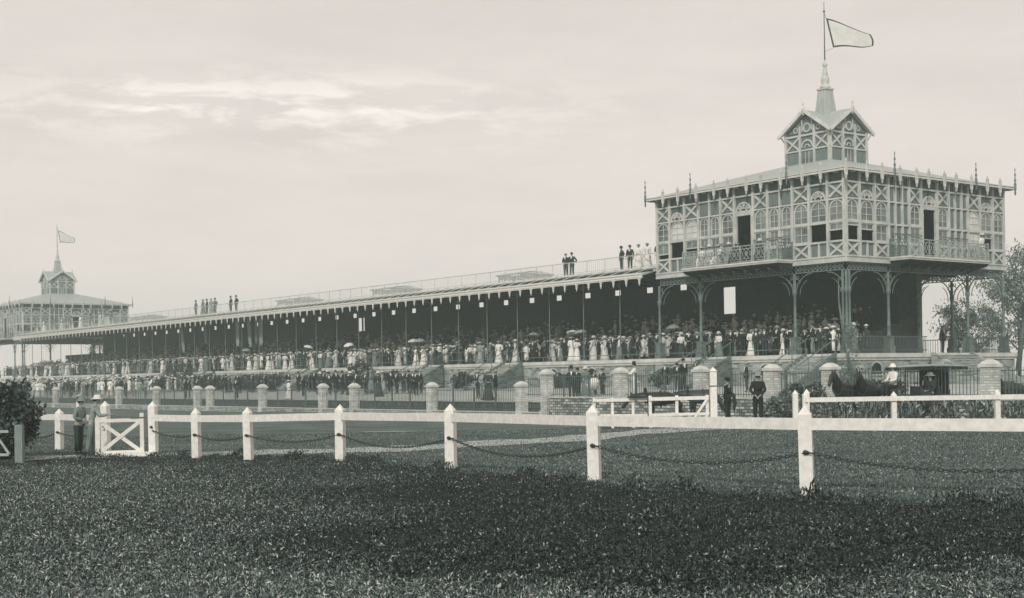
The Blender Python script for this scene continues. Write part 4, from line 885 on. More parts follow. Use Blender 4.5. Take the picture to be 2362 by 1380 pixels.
for i, (u_, v_, rx_, rz_, lab_) in enumerate(((36.6, -1.6, .9, .6, 'low dark shrub against the brick terrace near the middle steps'), (46.5, -2.2, 1.3, .75, 'broad dark shrub at the terrace foot right of packed group'), (58.5, -2.4, 1.5, .8, 'dark shrub at the wall foot behind the group left of girl'),
      (67.5, -2.6, 1.8, .8, 'long dark shrub mass at the wall foot left of center'), (73.0, -2.2, 1.5, .75, 'dark rounded shrub between downpipe and left steps'), (80.0, -2.6, 1.6, .8, 'dark shrub right beside the far left flight of steps'), (24.5, -1.8, .8, .5, 'small dark shrub at terrace foot behind the big pier'),
      (13.0, -2.0, 1.1, .6, 'dark shrub at the foot of terrace right of the steps'), (52.3, -1.8, 1.1, 1.3, 'tall dark shrub reaching the terrace rail in the middle'), (91.0, -1.6, 2.0, 1.5, 'large dark shrub hiding the wall among the far crowd'))):
    pw = W(v_, u_, prom_z(v_, u_)); shrub('bush', pw, rx_, rz_, int(1500 * rx_), lab_, 'bush', 200 + i, leaf=.2)
shrub('bush', (11.3, 57.6, ground_z(11.3, 57.6)), .95, .62, 2600, 'leafy layered shrub on the road right of the man in long coat', 'bush', 220, m=leaf_far, leaf=.14)
shrub('bush', (12.2, 59.4, .2), .7, .6, 2600, 'dark leafy shrub in front of the carriage horses by the fence', 'bush', 221, leaf=.14)
shrub('bush', (16.6, 61.5, .45), 1.0, .55, 2400, 'dark shrub behind the canopied carriage by the high fence', 'bush', 222, leaf=.14)
p = W(-1.3, -2.4, 1.0)
vn = empty('climbing_tree', W(-.85, -.85, .9)); tag(vn, 'thin bare twisting trunk climbing the corner column of the near pavilion', 'climbing plant')
b = MB(); b.tube([(.1, 0, -.3), (.05, 0, 1.0), (-.1, .1, 2.2), (-.35, .2, 3.6), (-.5, .3, 5.0), (-.5, .35, 6.4)], [.12, .1, .08, .07, .055, .03], 7); b.build('trunk', bark, vn)
Rn = np.random.RandomState(30); P = np.concatenate([Rn.randn(500, 3) * [.35, .3, .45] + [0.1, 0, .7], Rn.randn(160, 3) * [.3, .2, .3] + [.2, 0, 3.2]]); leaf_mesh('foliage', P, .1 + .12 * Rn.rand(len(P)), leaf_far, vn, up=.1, seed=31)
# strap-leaved hedge plants behind the right white fence
pk = 0
for i in range(26):
    xh = 10.9 + i * .46; y_ = 52.2 + .5 * math.sin(i * 2.1); Rn = np.random.RandomState(50 + i); n = 150; a = Rn.rand(n) * 6.28; rr = Rn.rand(n) * .28
    P = np.stack([np.cos(a) * rr, np.sin(a) * rr, Rn.rand(n) ** 1.2 * (.55 + .35 * Rn.rand())], 1)
    o = empty('hedge_plant', (xh, y_, ground_z(xh, y_))); tag(o, f'strap-leaved plant, {ordw(i)} from left in the row behind right white fence', 'plant', 'strap-leaved plants in a row behind the right fence')
    st = MB()
    for q in range(6): aa = q * 1.05 + i; st.tube([(math.cos(aa) * .06, math.sin(aa) * .06, 0), (math.cos(aa) * .14, math.sin(aa) * .14, .5 + .06 * q)], [.022, .01], 4)
    st.build('stem', mat('stem_pale', .34, .3, 5, .8), o); leaf_mesh('foliage', P, .16 + .2 * Rn.rand(n), reed_leaf, o, up=.95, elong=4.5, seed=60 + i)
# left corner: grey post and little lattice fence by the bush
b = MB(); b.box(-.10, .10, -.09, .09, -.4, .80); b.box(-.085, .085, -.08, .08, .80, .83); o = b.build('fence_post', mat('grey_wood', .26, .35, 5, .9, .01, 20, streak=(9, 9, 1)), loc=(-13.05, 36.2, 0)); tag(o, 'weathered grey square post standing in front of the left bush', 'post')
lf = empty('lattice_fence', (-13.3, 36.1, 0)); tag(lf, 'low white crossed lattice fence at the left edge beside grey post', 'fence'); G = lambda s, z, n: (s, n, z)
for z_ in (.05, .66): b = MB(G); fbar(b, (-3, z_), (0, z_), .07, -.02, .02); b.build('rail', rail_iron, lf)
for i in range(4): a = -3 + i * .75; b = MB(G); fbar(b, (a, .05), (a + .37, .62), .06, .022, .04); fbar(b, (a + .37, .62), (a + .75, .05), .06, .042, .06); b.build('brace', rail_iron, lf)

# ------------------------------------------------------------------ people
def skin_mesh(chains, sub=1, root_first=True):
    """chains: list of [(point, radius), ...]; equal points are welded into one skeleton"""
    vs, rs, es, idx = [], [], [], {}
    for ch in chains:
        prev = None
        for p, r_ in ch:
            k = tuple(round(c_, 4) for c_ in p)
            if k not in idx: idx[k] = len(vs); vs.append(p); rs.append(r_ if isinstance(r_, tuple) else (r_, r_))
            if prev is not None and prev != idx[k]: es.append((prev, idx[k]))
            prev = idx[k]
    me = bpy.data.meshes.new('skeleton'); me.from_pydata(vs, es, []); o = bpy.data.objects.new('skeleton', me); COL.objects.link(o)
    m1 = o.modifiers.new('s', 'SKIN'); m1.use_smooth_shade = True
    sv = me.skin_vertices[0].data if me.skin_vertices else None
    if sv is None:
        bm_ = bmesh.new(); bm_.from_mesh(me); bm_.verts.layers.skin.verify(); bm_.to_mesh(me); bm_.free(); sv = me.skin_vertices[0].data
    for i, r_ in enumerate(rs): sv[i].radius = r_; sv[i].use_root = (i == 0)
    if sub: m2 = o.modifiers.new('u', 'SUBSURF'); m2.levels = sub; m2.render_levels = sub
    dg = bpy.context.evaluated_depsgraph_get(); out = bpy.data.meshes.new_from_object(o.evaluated_get(dg)); bpy.data.objects.remove(o); bpy.data.meshes.remove(me)
    return out
ARMS = {'down': ((.25, .03, 1.15), (.26, -.05, .91)), 'hip': ((.36, .07, 1.15), (.20, -.06, 1.03)), 'clasp': ((.26, -.01, 1.14), (.08, -.20, 1.07)), 'rail': ((.23, -.20, 1.16), (.15, -.42, 1.19)),
        'raise': ((.25, -.09, 1.17), (.20, -.22, 1.36)), 'back': ((.25, .08, 1.15), (.08, .16, .98)), 'rein': ((.23, -.10, 1.14), (.12, -.36, 1.10))}
def shear(me, lean):
    if lean:
        for v in me.vertices:
            if v.co.z > .9: v.co.y -= lean * (v.co.z - .9); v.co.z -= lean * lean * (v.co.z - .9) * .3
def head_into(b):
    nu, nv = 14, 11; vs = []; C_ = Vector((0, -.015, 1.615))
    for j in range(nv + 1):
        ph = math.pi * j / nv
        for i in range(nu):
            a = 2 * math.pi * i / nu; x = math.sin(ph) * math.cos(a); y = math.sin(ph) * math.sin(a); z = math.cos(ph)
            jaw = 1 - .28 * max(0, -z) ** 1.2; px, py, pz = x * .073 * jaw, y * .092 * (jaw if y < 0 else 1), z * .115
            if y < -.75 and abs(x) < .25: py -= .020 * max(0, 1 - abs(pz + .015) / .035)      # nose
            if y < -.5 and .15 < abs(x) < .6: py += .008 * max(0, 1 - abs(pz - .008) / .03)   # eye sockets
            if y < -.6 and abs(x) < .4: py -= .006 * max(0, 1 - abs(pz + .055) / .015)        # mouth
            vs.append(C_ + Vector((px, py, pz)))
    b.add(vs, [(j * nu + i, j * nu + (i + 1) % nu, (j + 1) * nu + (i + 1) % nu, (j + 1) * nu + i) for j in range(nv) for i in range(nu)], 0, True)
    for sg in (-1, 1):
        b.ball(C_ + Vector((sg * .028, -.078, .008)), .010, 6, 2); b.ball(C_ + Vector((sg * .073, .0, 0)), .022, 6, 0, sx=.35, sz=1.3)
    b.box(-.022, .022, -.113, -.098, 1.556, 1.562, 2)
def hand_chains(wr, el, sg):
    w_, e_ = Vector(wr), Vector(el); d = (w_ - e_).normalized(); side = d.cross(Vector((0, 0, 1)))
    side = side.normalized() if side.length > .2 else Vector((0, -1, 0)); nrm = side.cross(d).normalized(); out = []
    palm = w_ + d * .05; out.append([(tuple(w_), (.026, .02)), (tuple(palm), (.032, .018))])
    for k, (o_, ln) in enumerate(((-.03, .062), (-.01, .075), (.01, .07), (.028, .055))):
        a = palm + d * .035 + side * o_; m = a + d * ln * .5 - nrm * .01; t_ = m + d * ln * .4 - nrm * .022; out.append([(tuple(palm), (.032, .018)), (tuple(a), .011), (tuple(m), .009), (tuple(t_), .007)])
    th = palm - d * .025 - side * .035; out.append([(tuple(palm), (.032, .018)), (tuple(th), .012), (tuple(th + d * .03 - side * .012 - nrm * .012), .009)])
    return out
def make_body(arms, lean=0, seated=False, legs=0.0):
    L_, R_ = arms; dz = -.40 if seated else 0
    pel = (0, 0, .95 + dz); ch = [[(pel, (.14, .10)), ((0, 0, 1.15 + dz), (.12, .085)), ((0, 0, 1.34 + dz), (.15, .09)), ((0, 0, 1.46 + dz), (.06, .055)), ((0, -.01, 1.55 + dz), (.05, .05))]]
    for sg, nm in ((1, R_), (-1, L_)):
        e_, w_ = ARMS[nm]; e_ = (sg * e_[0], e_[1], e_[2] + dz); w_ = (sg * w_[0], w_[1], w_[2] + dz); sh = (sg * .175, 0, 1.41 + dz)
        ch.append([((0, 0, 1.34 + dz), (.15, .09)), (sh, .058), (e_, .04), (w_, (.026, .02))]); ch += hand_chains(w_, e_, sg)
        hip = (sg * .09, 0, .9 + dz)
        if seated: k, an, to = (sg * .11, -.42, .52), (sg * .12, -.46, .09), (sg * .13, -.62, .03)
        else: k, an, to = (sg * .095, -.01 - legs * sg, .5), (sg * .10, .03 - legs * sg * 1.6, .08), (sg * .115, -.12 - legs * sg * 1.6, .03)
        ch.append([(pel, (.14, .10)), (hip, .085), (k, .058), (an, .038), (to, (.038, .028))])
    b = MB(); me = skin_mesh(ch); b.mesh_in(me)
    hb = MB(lambda x, y, z: (x, y, z + dz)); head_into(hb); o_ = len(b.v); b.v += hb.v; b.f += [tuple(o_ + i for i in f) for f in hb.f]; b.m += hb.m; b.smooth += hb.smooth
    for i, f in enumerate(b.f):
        if max(b.v[k][2] for k in f) < .11: b.m[i] = 1
    m = b.mesh('person', [skin_m, shoe_m, eye_m]); shear(m, lean); return m
def gar_upper(arms, seated=False, puff=0, coat=0, lean=0, name='jacket', fit=1.0):
    L_, R_ = arms; dz = -.40 if seated else 0; low = .72 if coat == 2 else (.84 if coat == 1 else .98)
    ch = [[((0, 0, .98 + dz), (.165 * fit, .125 * fit)), ((0, 0, 1.12 + dz), (.135 * fit, .105 * fit)), ((0, -.005, 1.33 + dz), (.185, .125)), ((0, 0, 1.455 + dz), (.085, .075)), ((0, 0, 1.5 + dz), (.062, .06))]]
    if low < .95 and not seated: ch.append([((0, 0, .98), (.165 * fit, .125 * fit)), ((0, .005, low), (.19, .145))])
    for sg, nm in ((1, R_), (-1, L_)):
        e_, w_ = ARMS[nm]; e_ = (sg * e_[0], e_[1], e_[2] + dz); w_ = (sg * w_[0], w_[1], w_[2] + dz); q = Vector(e_).lerp(Vector(w_), .9)
        sh = (sg * .18, 0, 1.405 + dz); mid = tuple(Vector(sh).lerp(Vector(e_), .5))
        ch.append([((0, -.005, 1.33 + dz), (.185, .125)), (sh, .078 + puff * .03), (mid, .066 + puff * .035), (e_, .054), (tuple(q), .042)])
    b = MB(); b.mesh_in(skin_mesh(ch)); m = b.mesh(name, CL['dark']); shear(m, lean); return m
def gar_trousers(seated=False, lean=0, legs=0.0):
    dz = -.40 if seated else 0; pel = (0, 0, .98 + dz); ch = []
    for sg in (1, -1):
        hip = (sg * .092, 0, .87 + dz)
        if seated: k, an = (sg * .11, -.42, .52), (sg * .12, -.455, .13)
        else: k, an = (sg * .098, -.01 - legs * sg, .5), (sg * .102, .02 - legs * sg * 1.6, .09)
        ch.append([(pel, (.15, .115)), (hip, (.105, .11)), (k, .078), (an, .064)])
    b = MB(); b.mesh_in(skin_mesh(ch)); m = b.mesh('trousers', CL['dark']); shear(m, lean * .0); return m
def gar_skirt(seated=False, full=1.0):
    b = MB(); n = 18
    if seated: b.lathe([(.15, .62), (.2, .58), (.27, .5), (.3, .35), (.33, .03)], (0, -.2, 0), n, sx=.85, sy=1.3, wav=.05, wn=7)
    else: b.lathe([(.125, 1.04), (.17, .94), (.2, .8), (.235 * full, .5), (.29 * full, .25), (.36 * full, .03)], (0, .02, 0), n, sy=1.08, wav=.055, wn=8)
    return b.mesh('skirt', CL['dark'])
def hat_mesh(kind, lean=0, seated=False):
    b = MB(); dz = -.40 if seated else 0; c_ = (0, -.01, 1.66 + dz)
    P_ = {'bowler': [(.125, .0), (.13, .012), (.09, .015), (.088, .04), (.08, .085), (.05, .108), (.004, .115)],
          'boater': [(.15, .0), (.15, .014), (.088, .016), (.086, .085), (.08, .09), (.004, .092)],
          'top hat': [(.125, .0), (.13, .012), (.086, .015), (.08, .1), (.088, .17), (.004, .172)],
          'flat cap': [(.085, -.005), (.115, .02), (.11, .045), (.06, .062), (.004, .065)],
          'felt hat': [(.165, -.012), (.17, .0), (.1, .012), (.092, .05), (.085, .1), (.05, .118), (.02, .105), (.004, .102)],
          'sun helmet': [(.17, -.03), (.14, .0), (.11, .03), (.09, .08), (.05, .12), (.004, .135)],
          'wide hat': [(.25, .0), (.255, .012), (.2, .022), (.11, .025), (.11, .08), (.07, .1), (.004, .105)],
          'flowered hat': [(.2, .0), (.215, .02), (.17, .03), (.12, .05), (.13, .1), (.1, .15), (.04, .165), (.004, .17)]}[kind]
    b.lathe(P_, c_, 14, 0, sy=1.08, wav=.05 if 'w' in kind and kind != 'bowler' else 0, wn=3)
    if kind in ('wide hat', 'flowered hat'):
        for i in range(7): a = i * .9; b.ball((c_[0] + .1 * math.cos(a), c_[1] + .1 * math.sin(a), c_[2] + .06 + .02 * (i % 3)), .035, 6, 1)
    elif kind != 'flat cap': b.lathe([(.0925, .018), (.0935, .045)], c_, 14, 1, sy=1.08)
    b.lathe([(.078, -.07), (.086, -.02), (.08, .01)], (0, .012 + 0, c_[2]), 12, 2, sy=1.05)
    m = b.mesh('hat', [CL['black'], CL['dark'], hair_m]); shear(m, lean); return m
MESH = {}
def cached(key, fn):
    if key not in MESH: MESH[key] = fn()
    return MESH[key]
def part(root, name, me, m0, m1=None):
    o = bpy.data.objects.new(name, me); COL.objects.link(o); o.parent = root
    if m0 is not None: o.material_slots[0].link = 'OBJECT'; o.material_slots[0].material = m0
    if m1 is not None and len(o.material_slots) > 1: o.material_slots[1].link = 'OBJECT'; o.material_slots[1].material = m1
    return o
NP = [0]
def person(sex, col, hat, pose, loc, rz, label=None, group=None, col2=None, seated=False, lean=0, coat=1, hatcol=None, h=1.04, legs=0.0):
    """col: upper garment tone; col2: trousers or skirt tone"""
    arms = {'down': ('down', 'down'), 'hip': ('down', 'hip'), 'clasp': ('clasp', 'clasp'), 'raise': ('clasp', 'raise'), 'rail': ('rail', 'rail'), 'back': ('back', 'back'), 'rein': ('rein', 'rein'), 'mix': ('clasp', 'down')}[pose]
    body = cached(('b', arms, lean, seated, legs), lambda: make_body(arms, lean, seated, legs))
    o = bpy.data.objects.new('person', body); COL.objects.link(o); o.location = loc; o.rotation_euler = (0, 0, rz); o.scale = (h, h, h); NP[0] += 1
    if sex == 'w':
        part(o, 'blouse', cached(('bl', arms, lean, seated), lambda: gar_upper(arms, seated, 1, 0, lean, 'blouse', .9)), CL[col])
        part(o, 'skirt', cached(('sk', seated), lambda: gar_skirt(seated)), CL[col2 or col])
    else:
        part(o, 'jacket', cached(('j', arms, lean, seated, coat), lambda: gar_upper(arms, seated, 0, coat, lean, 'jacket')), CL[col])
        part(o, 'trousers', cached(('t', seated, legs), lambda: gar_trousers(seated, 0, legs)), CL[col2 or col])
        if col in ('dark', 'black', 'charcoal'):
            def sf():
                b = MB(lambda x, y, z: (x, y, z - (.4 if seated else 0))); b.add([(-.045, -.118, 1.45), (.045, -.118, 1.45), (0, -.152, 1.27), (-.04, -.05, 1.5), (.04, -.05, 1.5), (0, -.1, 1.27)], [(0, 1, 2), (3, 5, 4), (0, 2, 5, 3), (1, 4, 5, 2), (0, 3, 4, 1)]); m = b.mesh('shirt_front', CL['white']); shear(m, lean); return m
            part(o, 'shirt_front', cached(('sf', seated, lean), sf), None)
    hc = hatcol or {'bowler': 'black', 'boater': 'straw', 'top hat': 'black', 'flat cap': 'charcoal', 'felt hat': 'pale grey', 'sun helmet': 'white', 'wide hat': 'white', 'flowered hat': 'cream'}[hat]
    part(o, 'hat', cached(('h', hat, lean, seated), lambda: hat_mesh(hat, lean, seated)), CL[hc], CL['grey' if hat == 'flowered hat' else 'dark'])
    tag(o, label, {'w': 'woman', 'm': 'man', 'c': 'boy'}[sex], group); return o
FRONT = math.atan2(-VX, VY)        # facing the track
def face(dx, dy): return math.atan2(dx, -dy)
def parasol(loc, rz, tone_, lab, tilt=.15):
    o = empty('parasol', loc, rz); o.rotation_euler = (tilt, tilt * .5, rz); tag(o, lab, 'parasol', 'parasols held up in the crowd')
    def c_():
        b = MB(); n = 24; vs = []
        for (r_, z) in ((.01, .26), (.2, .225), (.38, .14), (.5, .02)):
            for k in range(n): a = 2 * math.pi * k / n; rr = r_ * (1 - .06 * (1 - math.cos(8 * a)) * (r_ / .5)); vs.append((rr * math.cos(a), rr * math.sin(a), z - .03 * (1 - math.cos(8 * a)) * (r_ / .5)))
        m2 = len(vs); vs += [(x, y, z - .012) for x, y, z in vs]; fs = []
        for i in range(3):
            for k in range(n): q = (i * n + k, i * n + (k + 1) % n, (i + 1) * n + (k + 1) % n, (i + 1) * n + k); fs += [q, tuple(m2 + t for t in q[::-1])]
        fs += [(3 * n + k, 3 * n + (k + 1) % n, m2 + 3 * n + (k + 1) % n, m2 + 3 * n + k) for k in range(n)]
        b.add(vs, fs, 0, True); return b.mesh('canopy', CL['white'])
    part(o, 'canopy', cached('par', c_), CL[tone_])
    def s_(): b = MB(); b.tube([(0, 0, -.75), (0, 0, .24), (0, 0, .32)], [.011, .009, .005], 5); return b.mesh('shaft', dark_wood)
    part(o, 'shaft', cached('pars', s_), None)
WORDC = {'white': 'white', 'cream': 'cream', 'grey': 'grey', 'pale grey': 'pale-grey', 'dark': 'dark', 'black': 'black', 'charcoal': 'dark', 'khaki': 'khaki'}
def attire(sex, col, hat): return f"{WORDC[col]}-dressed woman in {hat}" if sex == 'w' else f"{WORDC[col]}-suited man in {hat}"
# the front row along the terrace rail: (distance along the stand, who)
FRONTROW = '''17.9D 17.2D 15.4O 14.7W 13.8D 13.1D 12.1D 11.2W 10.6C 9.9D 9.1D 8.3W 7.7D 7.0D 6.4D 5.8W 5.3D 4.4D 3.8D 3.2K 2.7D 2.1D
39.0W 37.7S 36.5G 35.9D 34.8W 33.9D 33.0C 32.1D 31.5D 30.8O 30.3D 29.1D 28.3W 27.7G 27.1D 26.1P 25.3P 24.5D 23.7W 23.0D 22.3C 21.5D 20.7W 19.6D 18.9D
74.0C 72.2W 71.2W 69.8W 67.9D 67.0D 65.7P 63.7W 62.2W 60.7W 59.5D 58.3P 57.4W 56.3W 55.4D 54G 52.8D 51.6D 49.9W 48.5D 46.8P 45.7P 44.8W 44.0W 42.5D 41.2D'''.split()
fr = sorted([(float(x[:-1]), x[-1]) for x in FRONTROW])
u = 75.5
while u < 149: fr.append((u, rnd.choice('WWWCGDDDP'))); u += rnd.uniform(.9, 2.1)
PAR = []
def zone(u): return int((u - S0) // BAY) if u >= S0 else -1
ROWS = {}
def queue(row, u, v, z, spec): ROWS.setdefault((row, zone(u)), []).append((u, v, z, spec))
for u, k in fr:
    if any(abs(u - s) < .6 for s in STAIRS) and k != 'W': continue
    v = rnd.uniform(.55, .95)
    queue('front', u, v, 2.95, k)
for u0 in np.arange(.9, 60, .62):
    uu = float(u0) + rnd.uniform(-.2, .2); queue('second', uu, rnd.uniform(1.45, 1.9), 2.95, rnd.choice('DDDDDWGD'))
GRPN = {'front': 'spectators along the front terrace rail', 'second': 'spectators just behind the front terrace row'}
SPEC = {'W': ('w', 'white', ('wide hat', 'flowered hat', 'boater')), 'C': ('w', 'cream', ('wide hat', 'flowered hat')), 'G': ('w', 'grey', ('wide hat', 'flowered hat', 'boater')), 'O': ('w', 'dark', ('wide hat',)), 'P': ('w', 'white', ('wide hat',)),
        'D': ('m', 'dark', ('bowler', 'boater', 'top hat', 'felt hat', 'flat cap')), 'K': ('m', 'dark', ('bowler',)), 'S': ('w', 'pale grey', ('wide hat',))}
ndone = 0
for (row, zn), L_ in sorted(ROWS.items(), key=lambda t: (t[0][0], t[0][1])):
    L_.sort()
    for i, (u, v, z, k) in enumerate(L_):
        if row == 'second' and ndone > 132: continue
        sx_, col, hats = SPEC[k]; hat = rnd.choice(hats); c2_ = 'khaki' if k == 'K' else None
        if k == 'W': col = rnd.choice(['white', 'white', 'white', 'cream']); c2_ = rnd.choice([None, None, None, 'charcoal', 'grey'])
        pose = rnd.choice(['down', 'clasp', 'hip', 'mix', 'clasp'] if sx_ == 'w' else ['down', 'hip', 'back', 'mix', 'clasp'])
        if k in 'OP' : pose = 'raise'
        if col == 'dark': col = rnd.choice(['dark', 'black', 'charcoal'])
        where = f"in {ordw(zn)} stand bay" if zn >= 0 else 'under near pavilion'
        rw = 'front row' if row == 'front' else 'second row'
        att = attire(sx_, col, hat) if not (k == 'W' and c2_) else f"{WORDC[col]}-bloused {WORDC[c2_]}-skirted woman in {hat}"
        lab = f"{att}, {ordw(i)} from right {where}, {rw}"
        rz = FRONT + rnd.gauss(0, .75); p = W(v + rnd.uniform(-.15, .35), u, z)
        person(sx_, col, hat, pose, p, rz, lab, GRPN[row], col2=c2_, h=rnd.uniform(.93, 1.08) * (1.0 if sx_ == 'm' else .97), lean=rnd.choice([0, 0, .06, -.04]), legs=rnd.choice([0, .05]) if sx_ == 'm' else 0, hatcol=None if k != 'O' else 'cream')
        ndone += 1
        if k in 'OP' or (k == 'W' and u > 76 and rnd.random() < .1):
            hx = p + Vector((math.cos(rz) * .2 + math.sin(rz) * .22, math.sin(rz) * .2 - math.cos(rz) * .22, 2.05))
            PAR.append((hx, rz, {'O': 'khaki', 'P': rnd.choice(['white', 'cream', 'pale grey']), 'W': 'white'}[k], (u, zn)))
for i, (hx, rz, tn, (u, zn)) in enumerate(sorted(PAR, key=lambda t: t[3][0])):
    same = [q for q in sorted(PAR, key=lambda t: t[3][0]) if q[3][1] == zn]; n_ = [q[3][0] for q in same].index(u)
    parasol(hx, rz, tn, f"{WORDC[tn]} parasol held over the terrace rail " + (f"in {ordw(zn)} stand bay" if zn >= 0 else "under near pavilion") + (f", {ordw(n_)} from right" if len(same) > 1 else ''), tilt=rnd.uniform(-.3, .3))
# promenade: (v, u, sex, tone, hat, pose, height, label)
PROM = [(-12.0, 20.2, 'm', 'charcoal', 'felt hat', 'clasp', 1.05, 'man in felt hat, leftmost of four people close behind the low picket fence'),
 (-12.8, 18.6, 'm', 'pale grey', 'felt hat', 'clasp', 1.04, 'grey-suited man with pale hat, second of four behind low picket fence'),
 (-13.4, 17.2, 'w', 'charcoal', 'boater', 'clasp', 1.08, 'woman in dark jacket and long skirt among four by the low picket fence'),
 (-12.6, 17.5, 'm', 'dark', 'boater', 'down', 1.06, 'dark-suited man in straw boater, rightmost of four behind low picket fence'),
 (-12.2, 10.5, 'm', 'dark', 'top hat', 'back', 1.10, 'tall black-suited man in top hat just right of the big brick pier'),
 (-11.8, 10.4, 'm', 'black', 'bowler', 'back', 1.05, 'man in black beside the tall top-hatted man by the big pier'),
 (-11.6, 9.9, 'w', 'grey', 'flowered hat', 'mix', 1.06, 'woman in grey dress between two men and boy near big brick pier'),
 (-10.8, 10.0, 'm', 'dark', 'flat cap', 'clasp', .95, 'shorter dark-suited youth in cap, left of man in black'),
 (-10.4, 9.8, 'm', 'black', 'flat cap', 'mix', .99, 'black-suited young man, rightmost of the group by the big pier'),
 (-13.2, 3.9, 'm', 'white', 'top hat', 'rail', 1.06, 'man in long pale coat and dark hat standing above low white fence'),
 (-4.0, 11.1, 'm', 'dark', 'felt hat', 'down', .98, 'dark-suited man in soft hat on the promenade, left of two men together'),
 (-8.4, 5.5, 'm', 'charcoal', 'bowler', 'clasp', .95, 'smaller dark-coated man beside the taller man near the field gate'),
 (-8.4, 5.0, 'm', 'black', 'bowler', 'down', 1.10, 'taller black-coated man facing left, above the field gate bars'),
 (-1.4, 10.9, 'm', 'black', 'felt hat', 'back', 1.05, 'man in black at the foot of the terrace steps behind gate post'),
 (-8.4, 0.1, 'm', 'dark', 'felt hat', 'hip', .95, 'dark-suited man with white collar right of the tall gate post'),
 (-10.8, -4.5, 'm', 'khaki', 'felt hat', 'clasp', .95, 'man in pale suit standing beside the third high brick pier'),
 (-5.8, 57.9, 'm', 'black', 'felt hat', 'hip', 1.08, 'dark man on the promenade left of a dark-dressed seated group'),
 (-13.9, 42.5, 'w', 'white', 'wide hat', 'clasp', .86, 'small girl in white with large round hat behind low picket fence'),
 (-7.4, 46.6, 'm', 'black', 'bowler', 'back', 1.09, 'large man in black, leftmost of row of men behind twin piers'),
 (-8.4, 43.8, 'm', 'black', 'bowler', 'clasp', 1.08, 'black-suited man in bowler, second of the row behind twin piers'),
 (-7.4, 44.5, 'm', 'dark', 'boater', 'down', 1.04, 'man in straw boater standing between men in black bowlers'),
 (-7.4, 43.3, 'm', 'black', 'top hat', 'mix', 1.0, 'man in top hat, fourth of the row behind twin piers'),
 (-7.4, 41.1, 'w', 'grey', 'boater', 'clasp', 1.04, 'grey-dressed woman in boater right of the men behind twin piers'),
 (-7.8, 38.7, 'w', 'pale grey', 'wide hat', 'down', 1.02, 'pale-dressed woman in wide hat seen between two promenade groups'),
 (-7.4, 38.2, 'm', 'dark', 'boater', 'hip', 1.04, 'dark-suited man in boater left of pair of men near the steps'),
 (-7.4, 36.3, 'm', 'charcoal', 'boater', 'down', 1.02, 'charcoal-suited man of pair talking in front of the brick steps'),
 (-7.8, 35.0, 'm', 'black', 'bowler', 'clasp', 1.02, 'black-suited man of pair talking in front of the brick steps'),
 (-7.4, 33.9, 'm', 'black', 'felt hat', 'down', 1.02, 'man in black alone at the right end of the middle promenade row'),
 (-14.0, 51.3, 'm', 'black', 'bowler', 'hip', .98, 'man in black close behind picket fence left of the round-hatted girl'),
 (-14.0, 61.4, 'm', 'black', 'bowler', 'back', 1.06, 'left man of three in black between third and fourth brick piers'),
 (-13.8, 61.0, 'm', 'dark', 'felt hat', 'down', 1.1, 'middle man of three in black between third and fourth brick piers'),
 (-14.2, 58.4, 'm', 'black', 'flat cap', 'clasp', 1.07, 'right man of three in black between third and fourth brick piers'),
 (-12.0, 78.3, 'm', 'khaki', 'flat cap', 'clasp', 1.03, 'left youth in pale clothes of three right of the second brick pier'),
 (-13.4, 73.3, 'm', 'pale grey', 'flat cap', 'mix', 1.02, 'middle youth in pale clothes of three right of the second pier'),
 (-12.4, 74.2, 'm', 'khaki', 'boater', 'down', 1.04, 'boatered youth of three in pale clothes right of the second pier'),
 (-14.2, 76.8, 'm', 'charcoal', 'felt hat', 'back', 1.02, 'dark man standing directly at the second brick pier from the left'),
 (-12.0, 81.9, 'm', 'black', 'bowler', 'down', 1.02, 'black-suited man in bowler just right of the second brick pier'),
 (-12.6, 78.8, 'm', 'dark', 'felt hat', 'clasp', .99, 'dark-suited man in soft hat between second pier and pale youths')]
for v, u, sx_, col, hat, pose, h, lab in PROM: person(sx_, col, hat, pose, W(v, u, prom_z(v, u)), FRONT + rnd.uniform(-1, 1) + (1.2 if 'left' in lab and v > -9 else 0), lab, 'people standing on the promenade', h=h, coat=2 if 'coat' in lab else 1)
# seated dark group in front of the steps, and the crowd at the far left of the promenade
k = 0
for i in range(16):
    u, v = 62.5 + rnd.uniform(-4.5, 2.5), -5.8 + rnd.uniform(-1.6, 1.2); k += 1
for i in range(14):
    u = 47.5 + i * .62; v = -5.2 + .8 * math.sin(i * 2.3); sx_ = 'w' if i % 3 == 0 else 'm'; col = 'black' if i % 4 else 'charcoal'; hat = ['wide hat', 'bowler', 'boater', 'flat cap'][i % 4] if sx_ == 'm' or i % 4 == 0 else 'flowered hat'
    if hat == 'wide hat' and sx_ == 'm': hat = 'felt hat'
    person(sx_, col, hat, ['clasp', 'mix', 'down'][i % 3], W(v, u, prom_z(v, u)), FRONT + rnd.uniform(-.9, .9), f"{attire(sx_, col, hat)}, {ordw(i)} from right in packed group before the steps", 'dark packed group before the middle steps', h=rnd.uniform(.98, 1.05))
for i in range(13):
    u = 61.5 + i * .95; v = -6.2 + 1.2 * math.sin(i * 1.7); sx_ = 'w' if i % 4 == 1 else 'm'; col = ['black', 'dark', 'charcoal', 'black'][i % 4]; hat = 'wide hat' if sx_ == 'w' else ['boater', 'bowler', 'felt hat'][i % 3]
    person(sx_, col, hat, ['mix', 'clasp', 'back'][i % 3], W(v, u, prom_z(v, u)), FRONT + rnd.uniform(-.9, .9), f"{attire(sx_, col, hat)}, {ordw(i)} from right in group left of the girl", 'dark group on the promenade left of the girl', h=rnd.uniform(.97, 1.05))
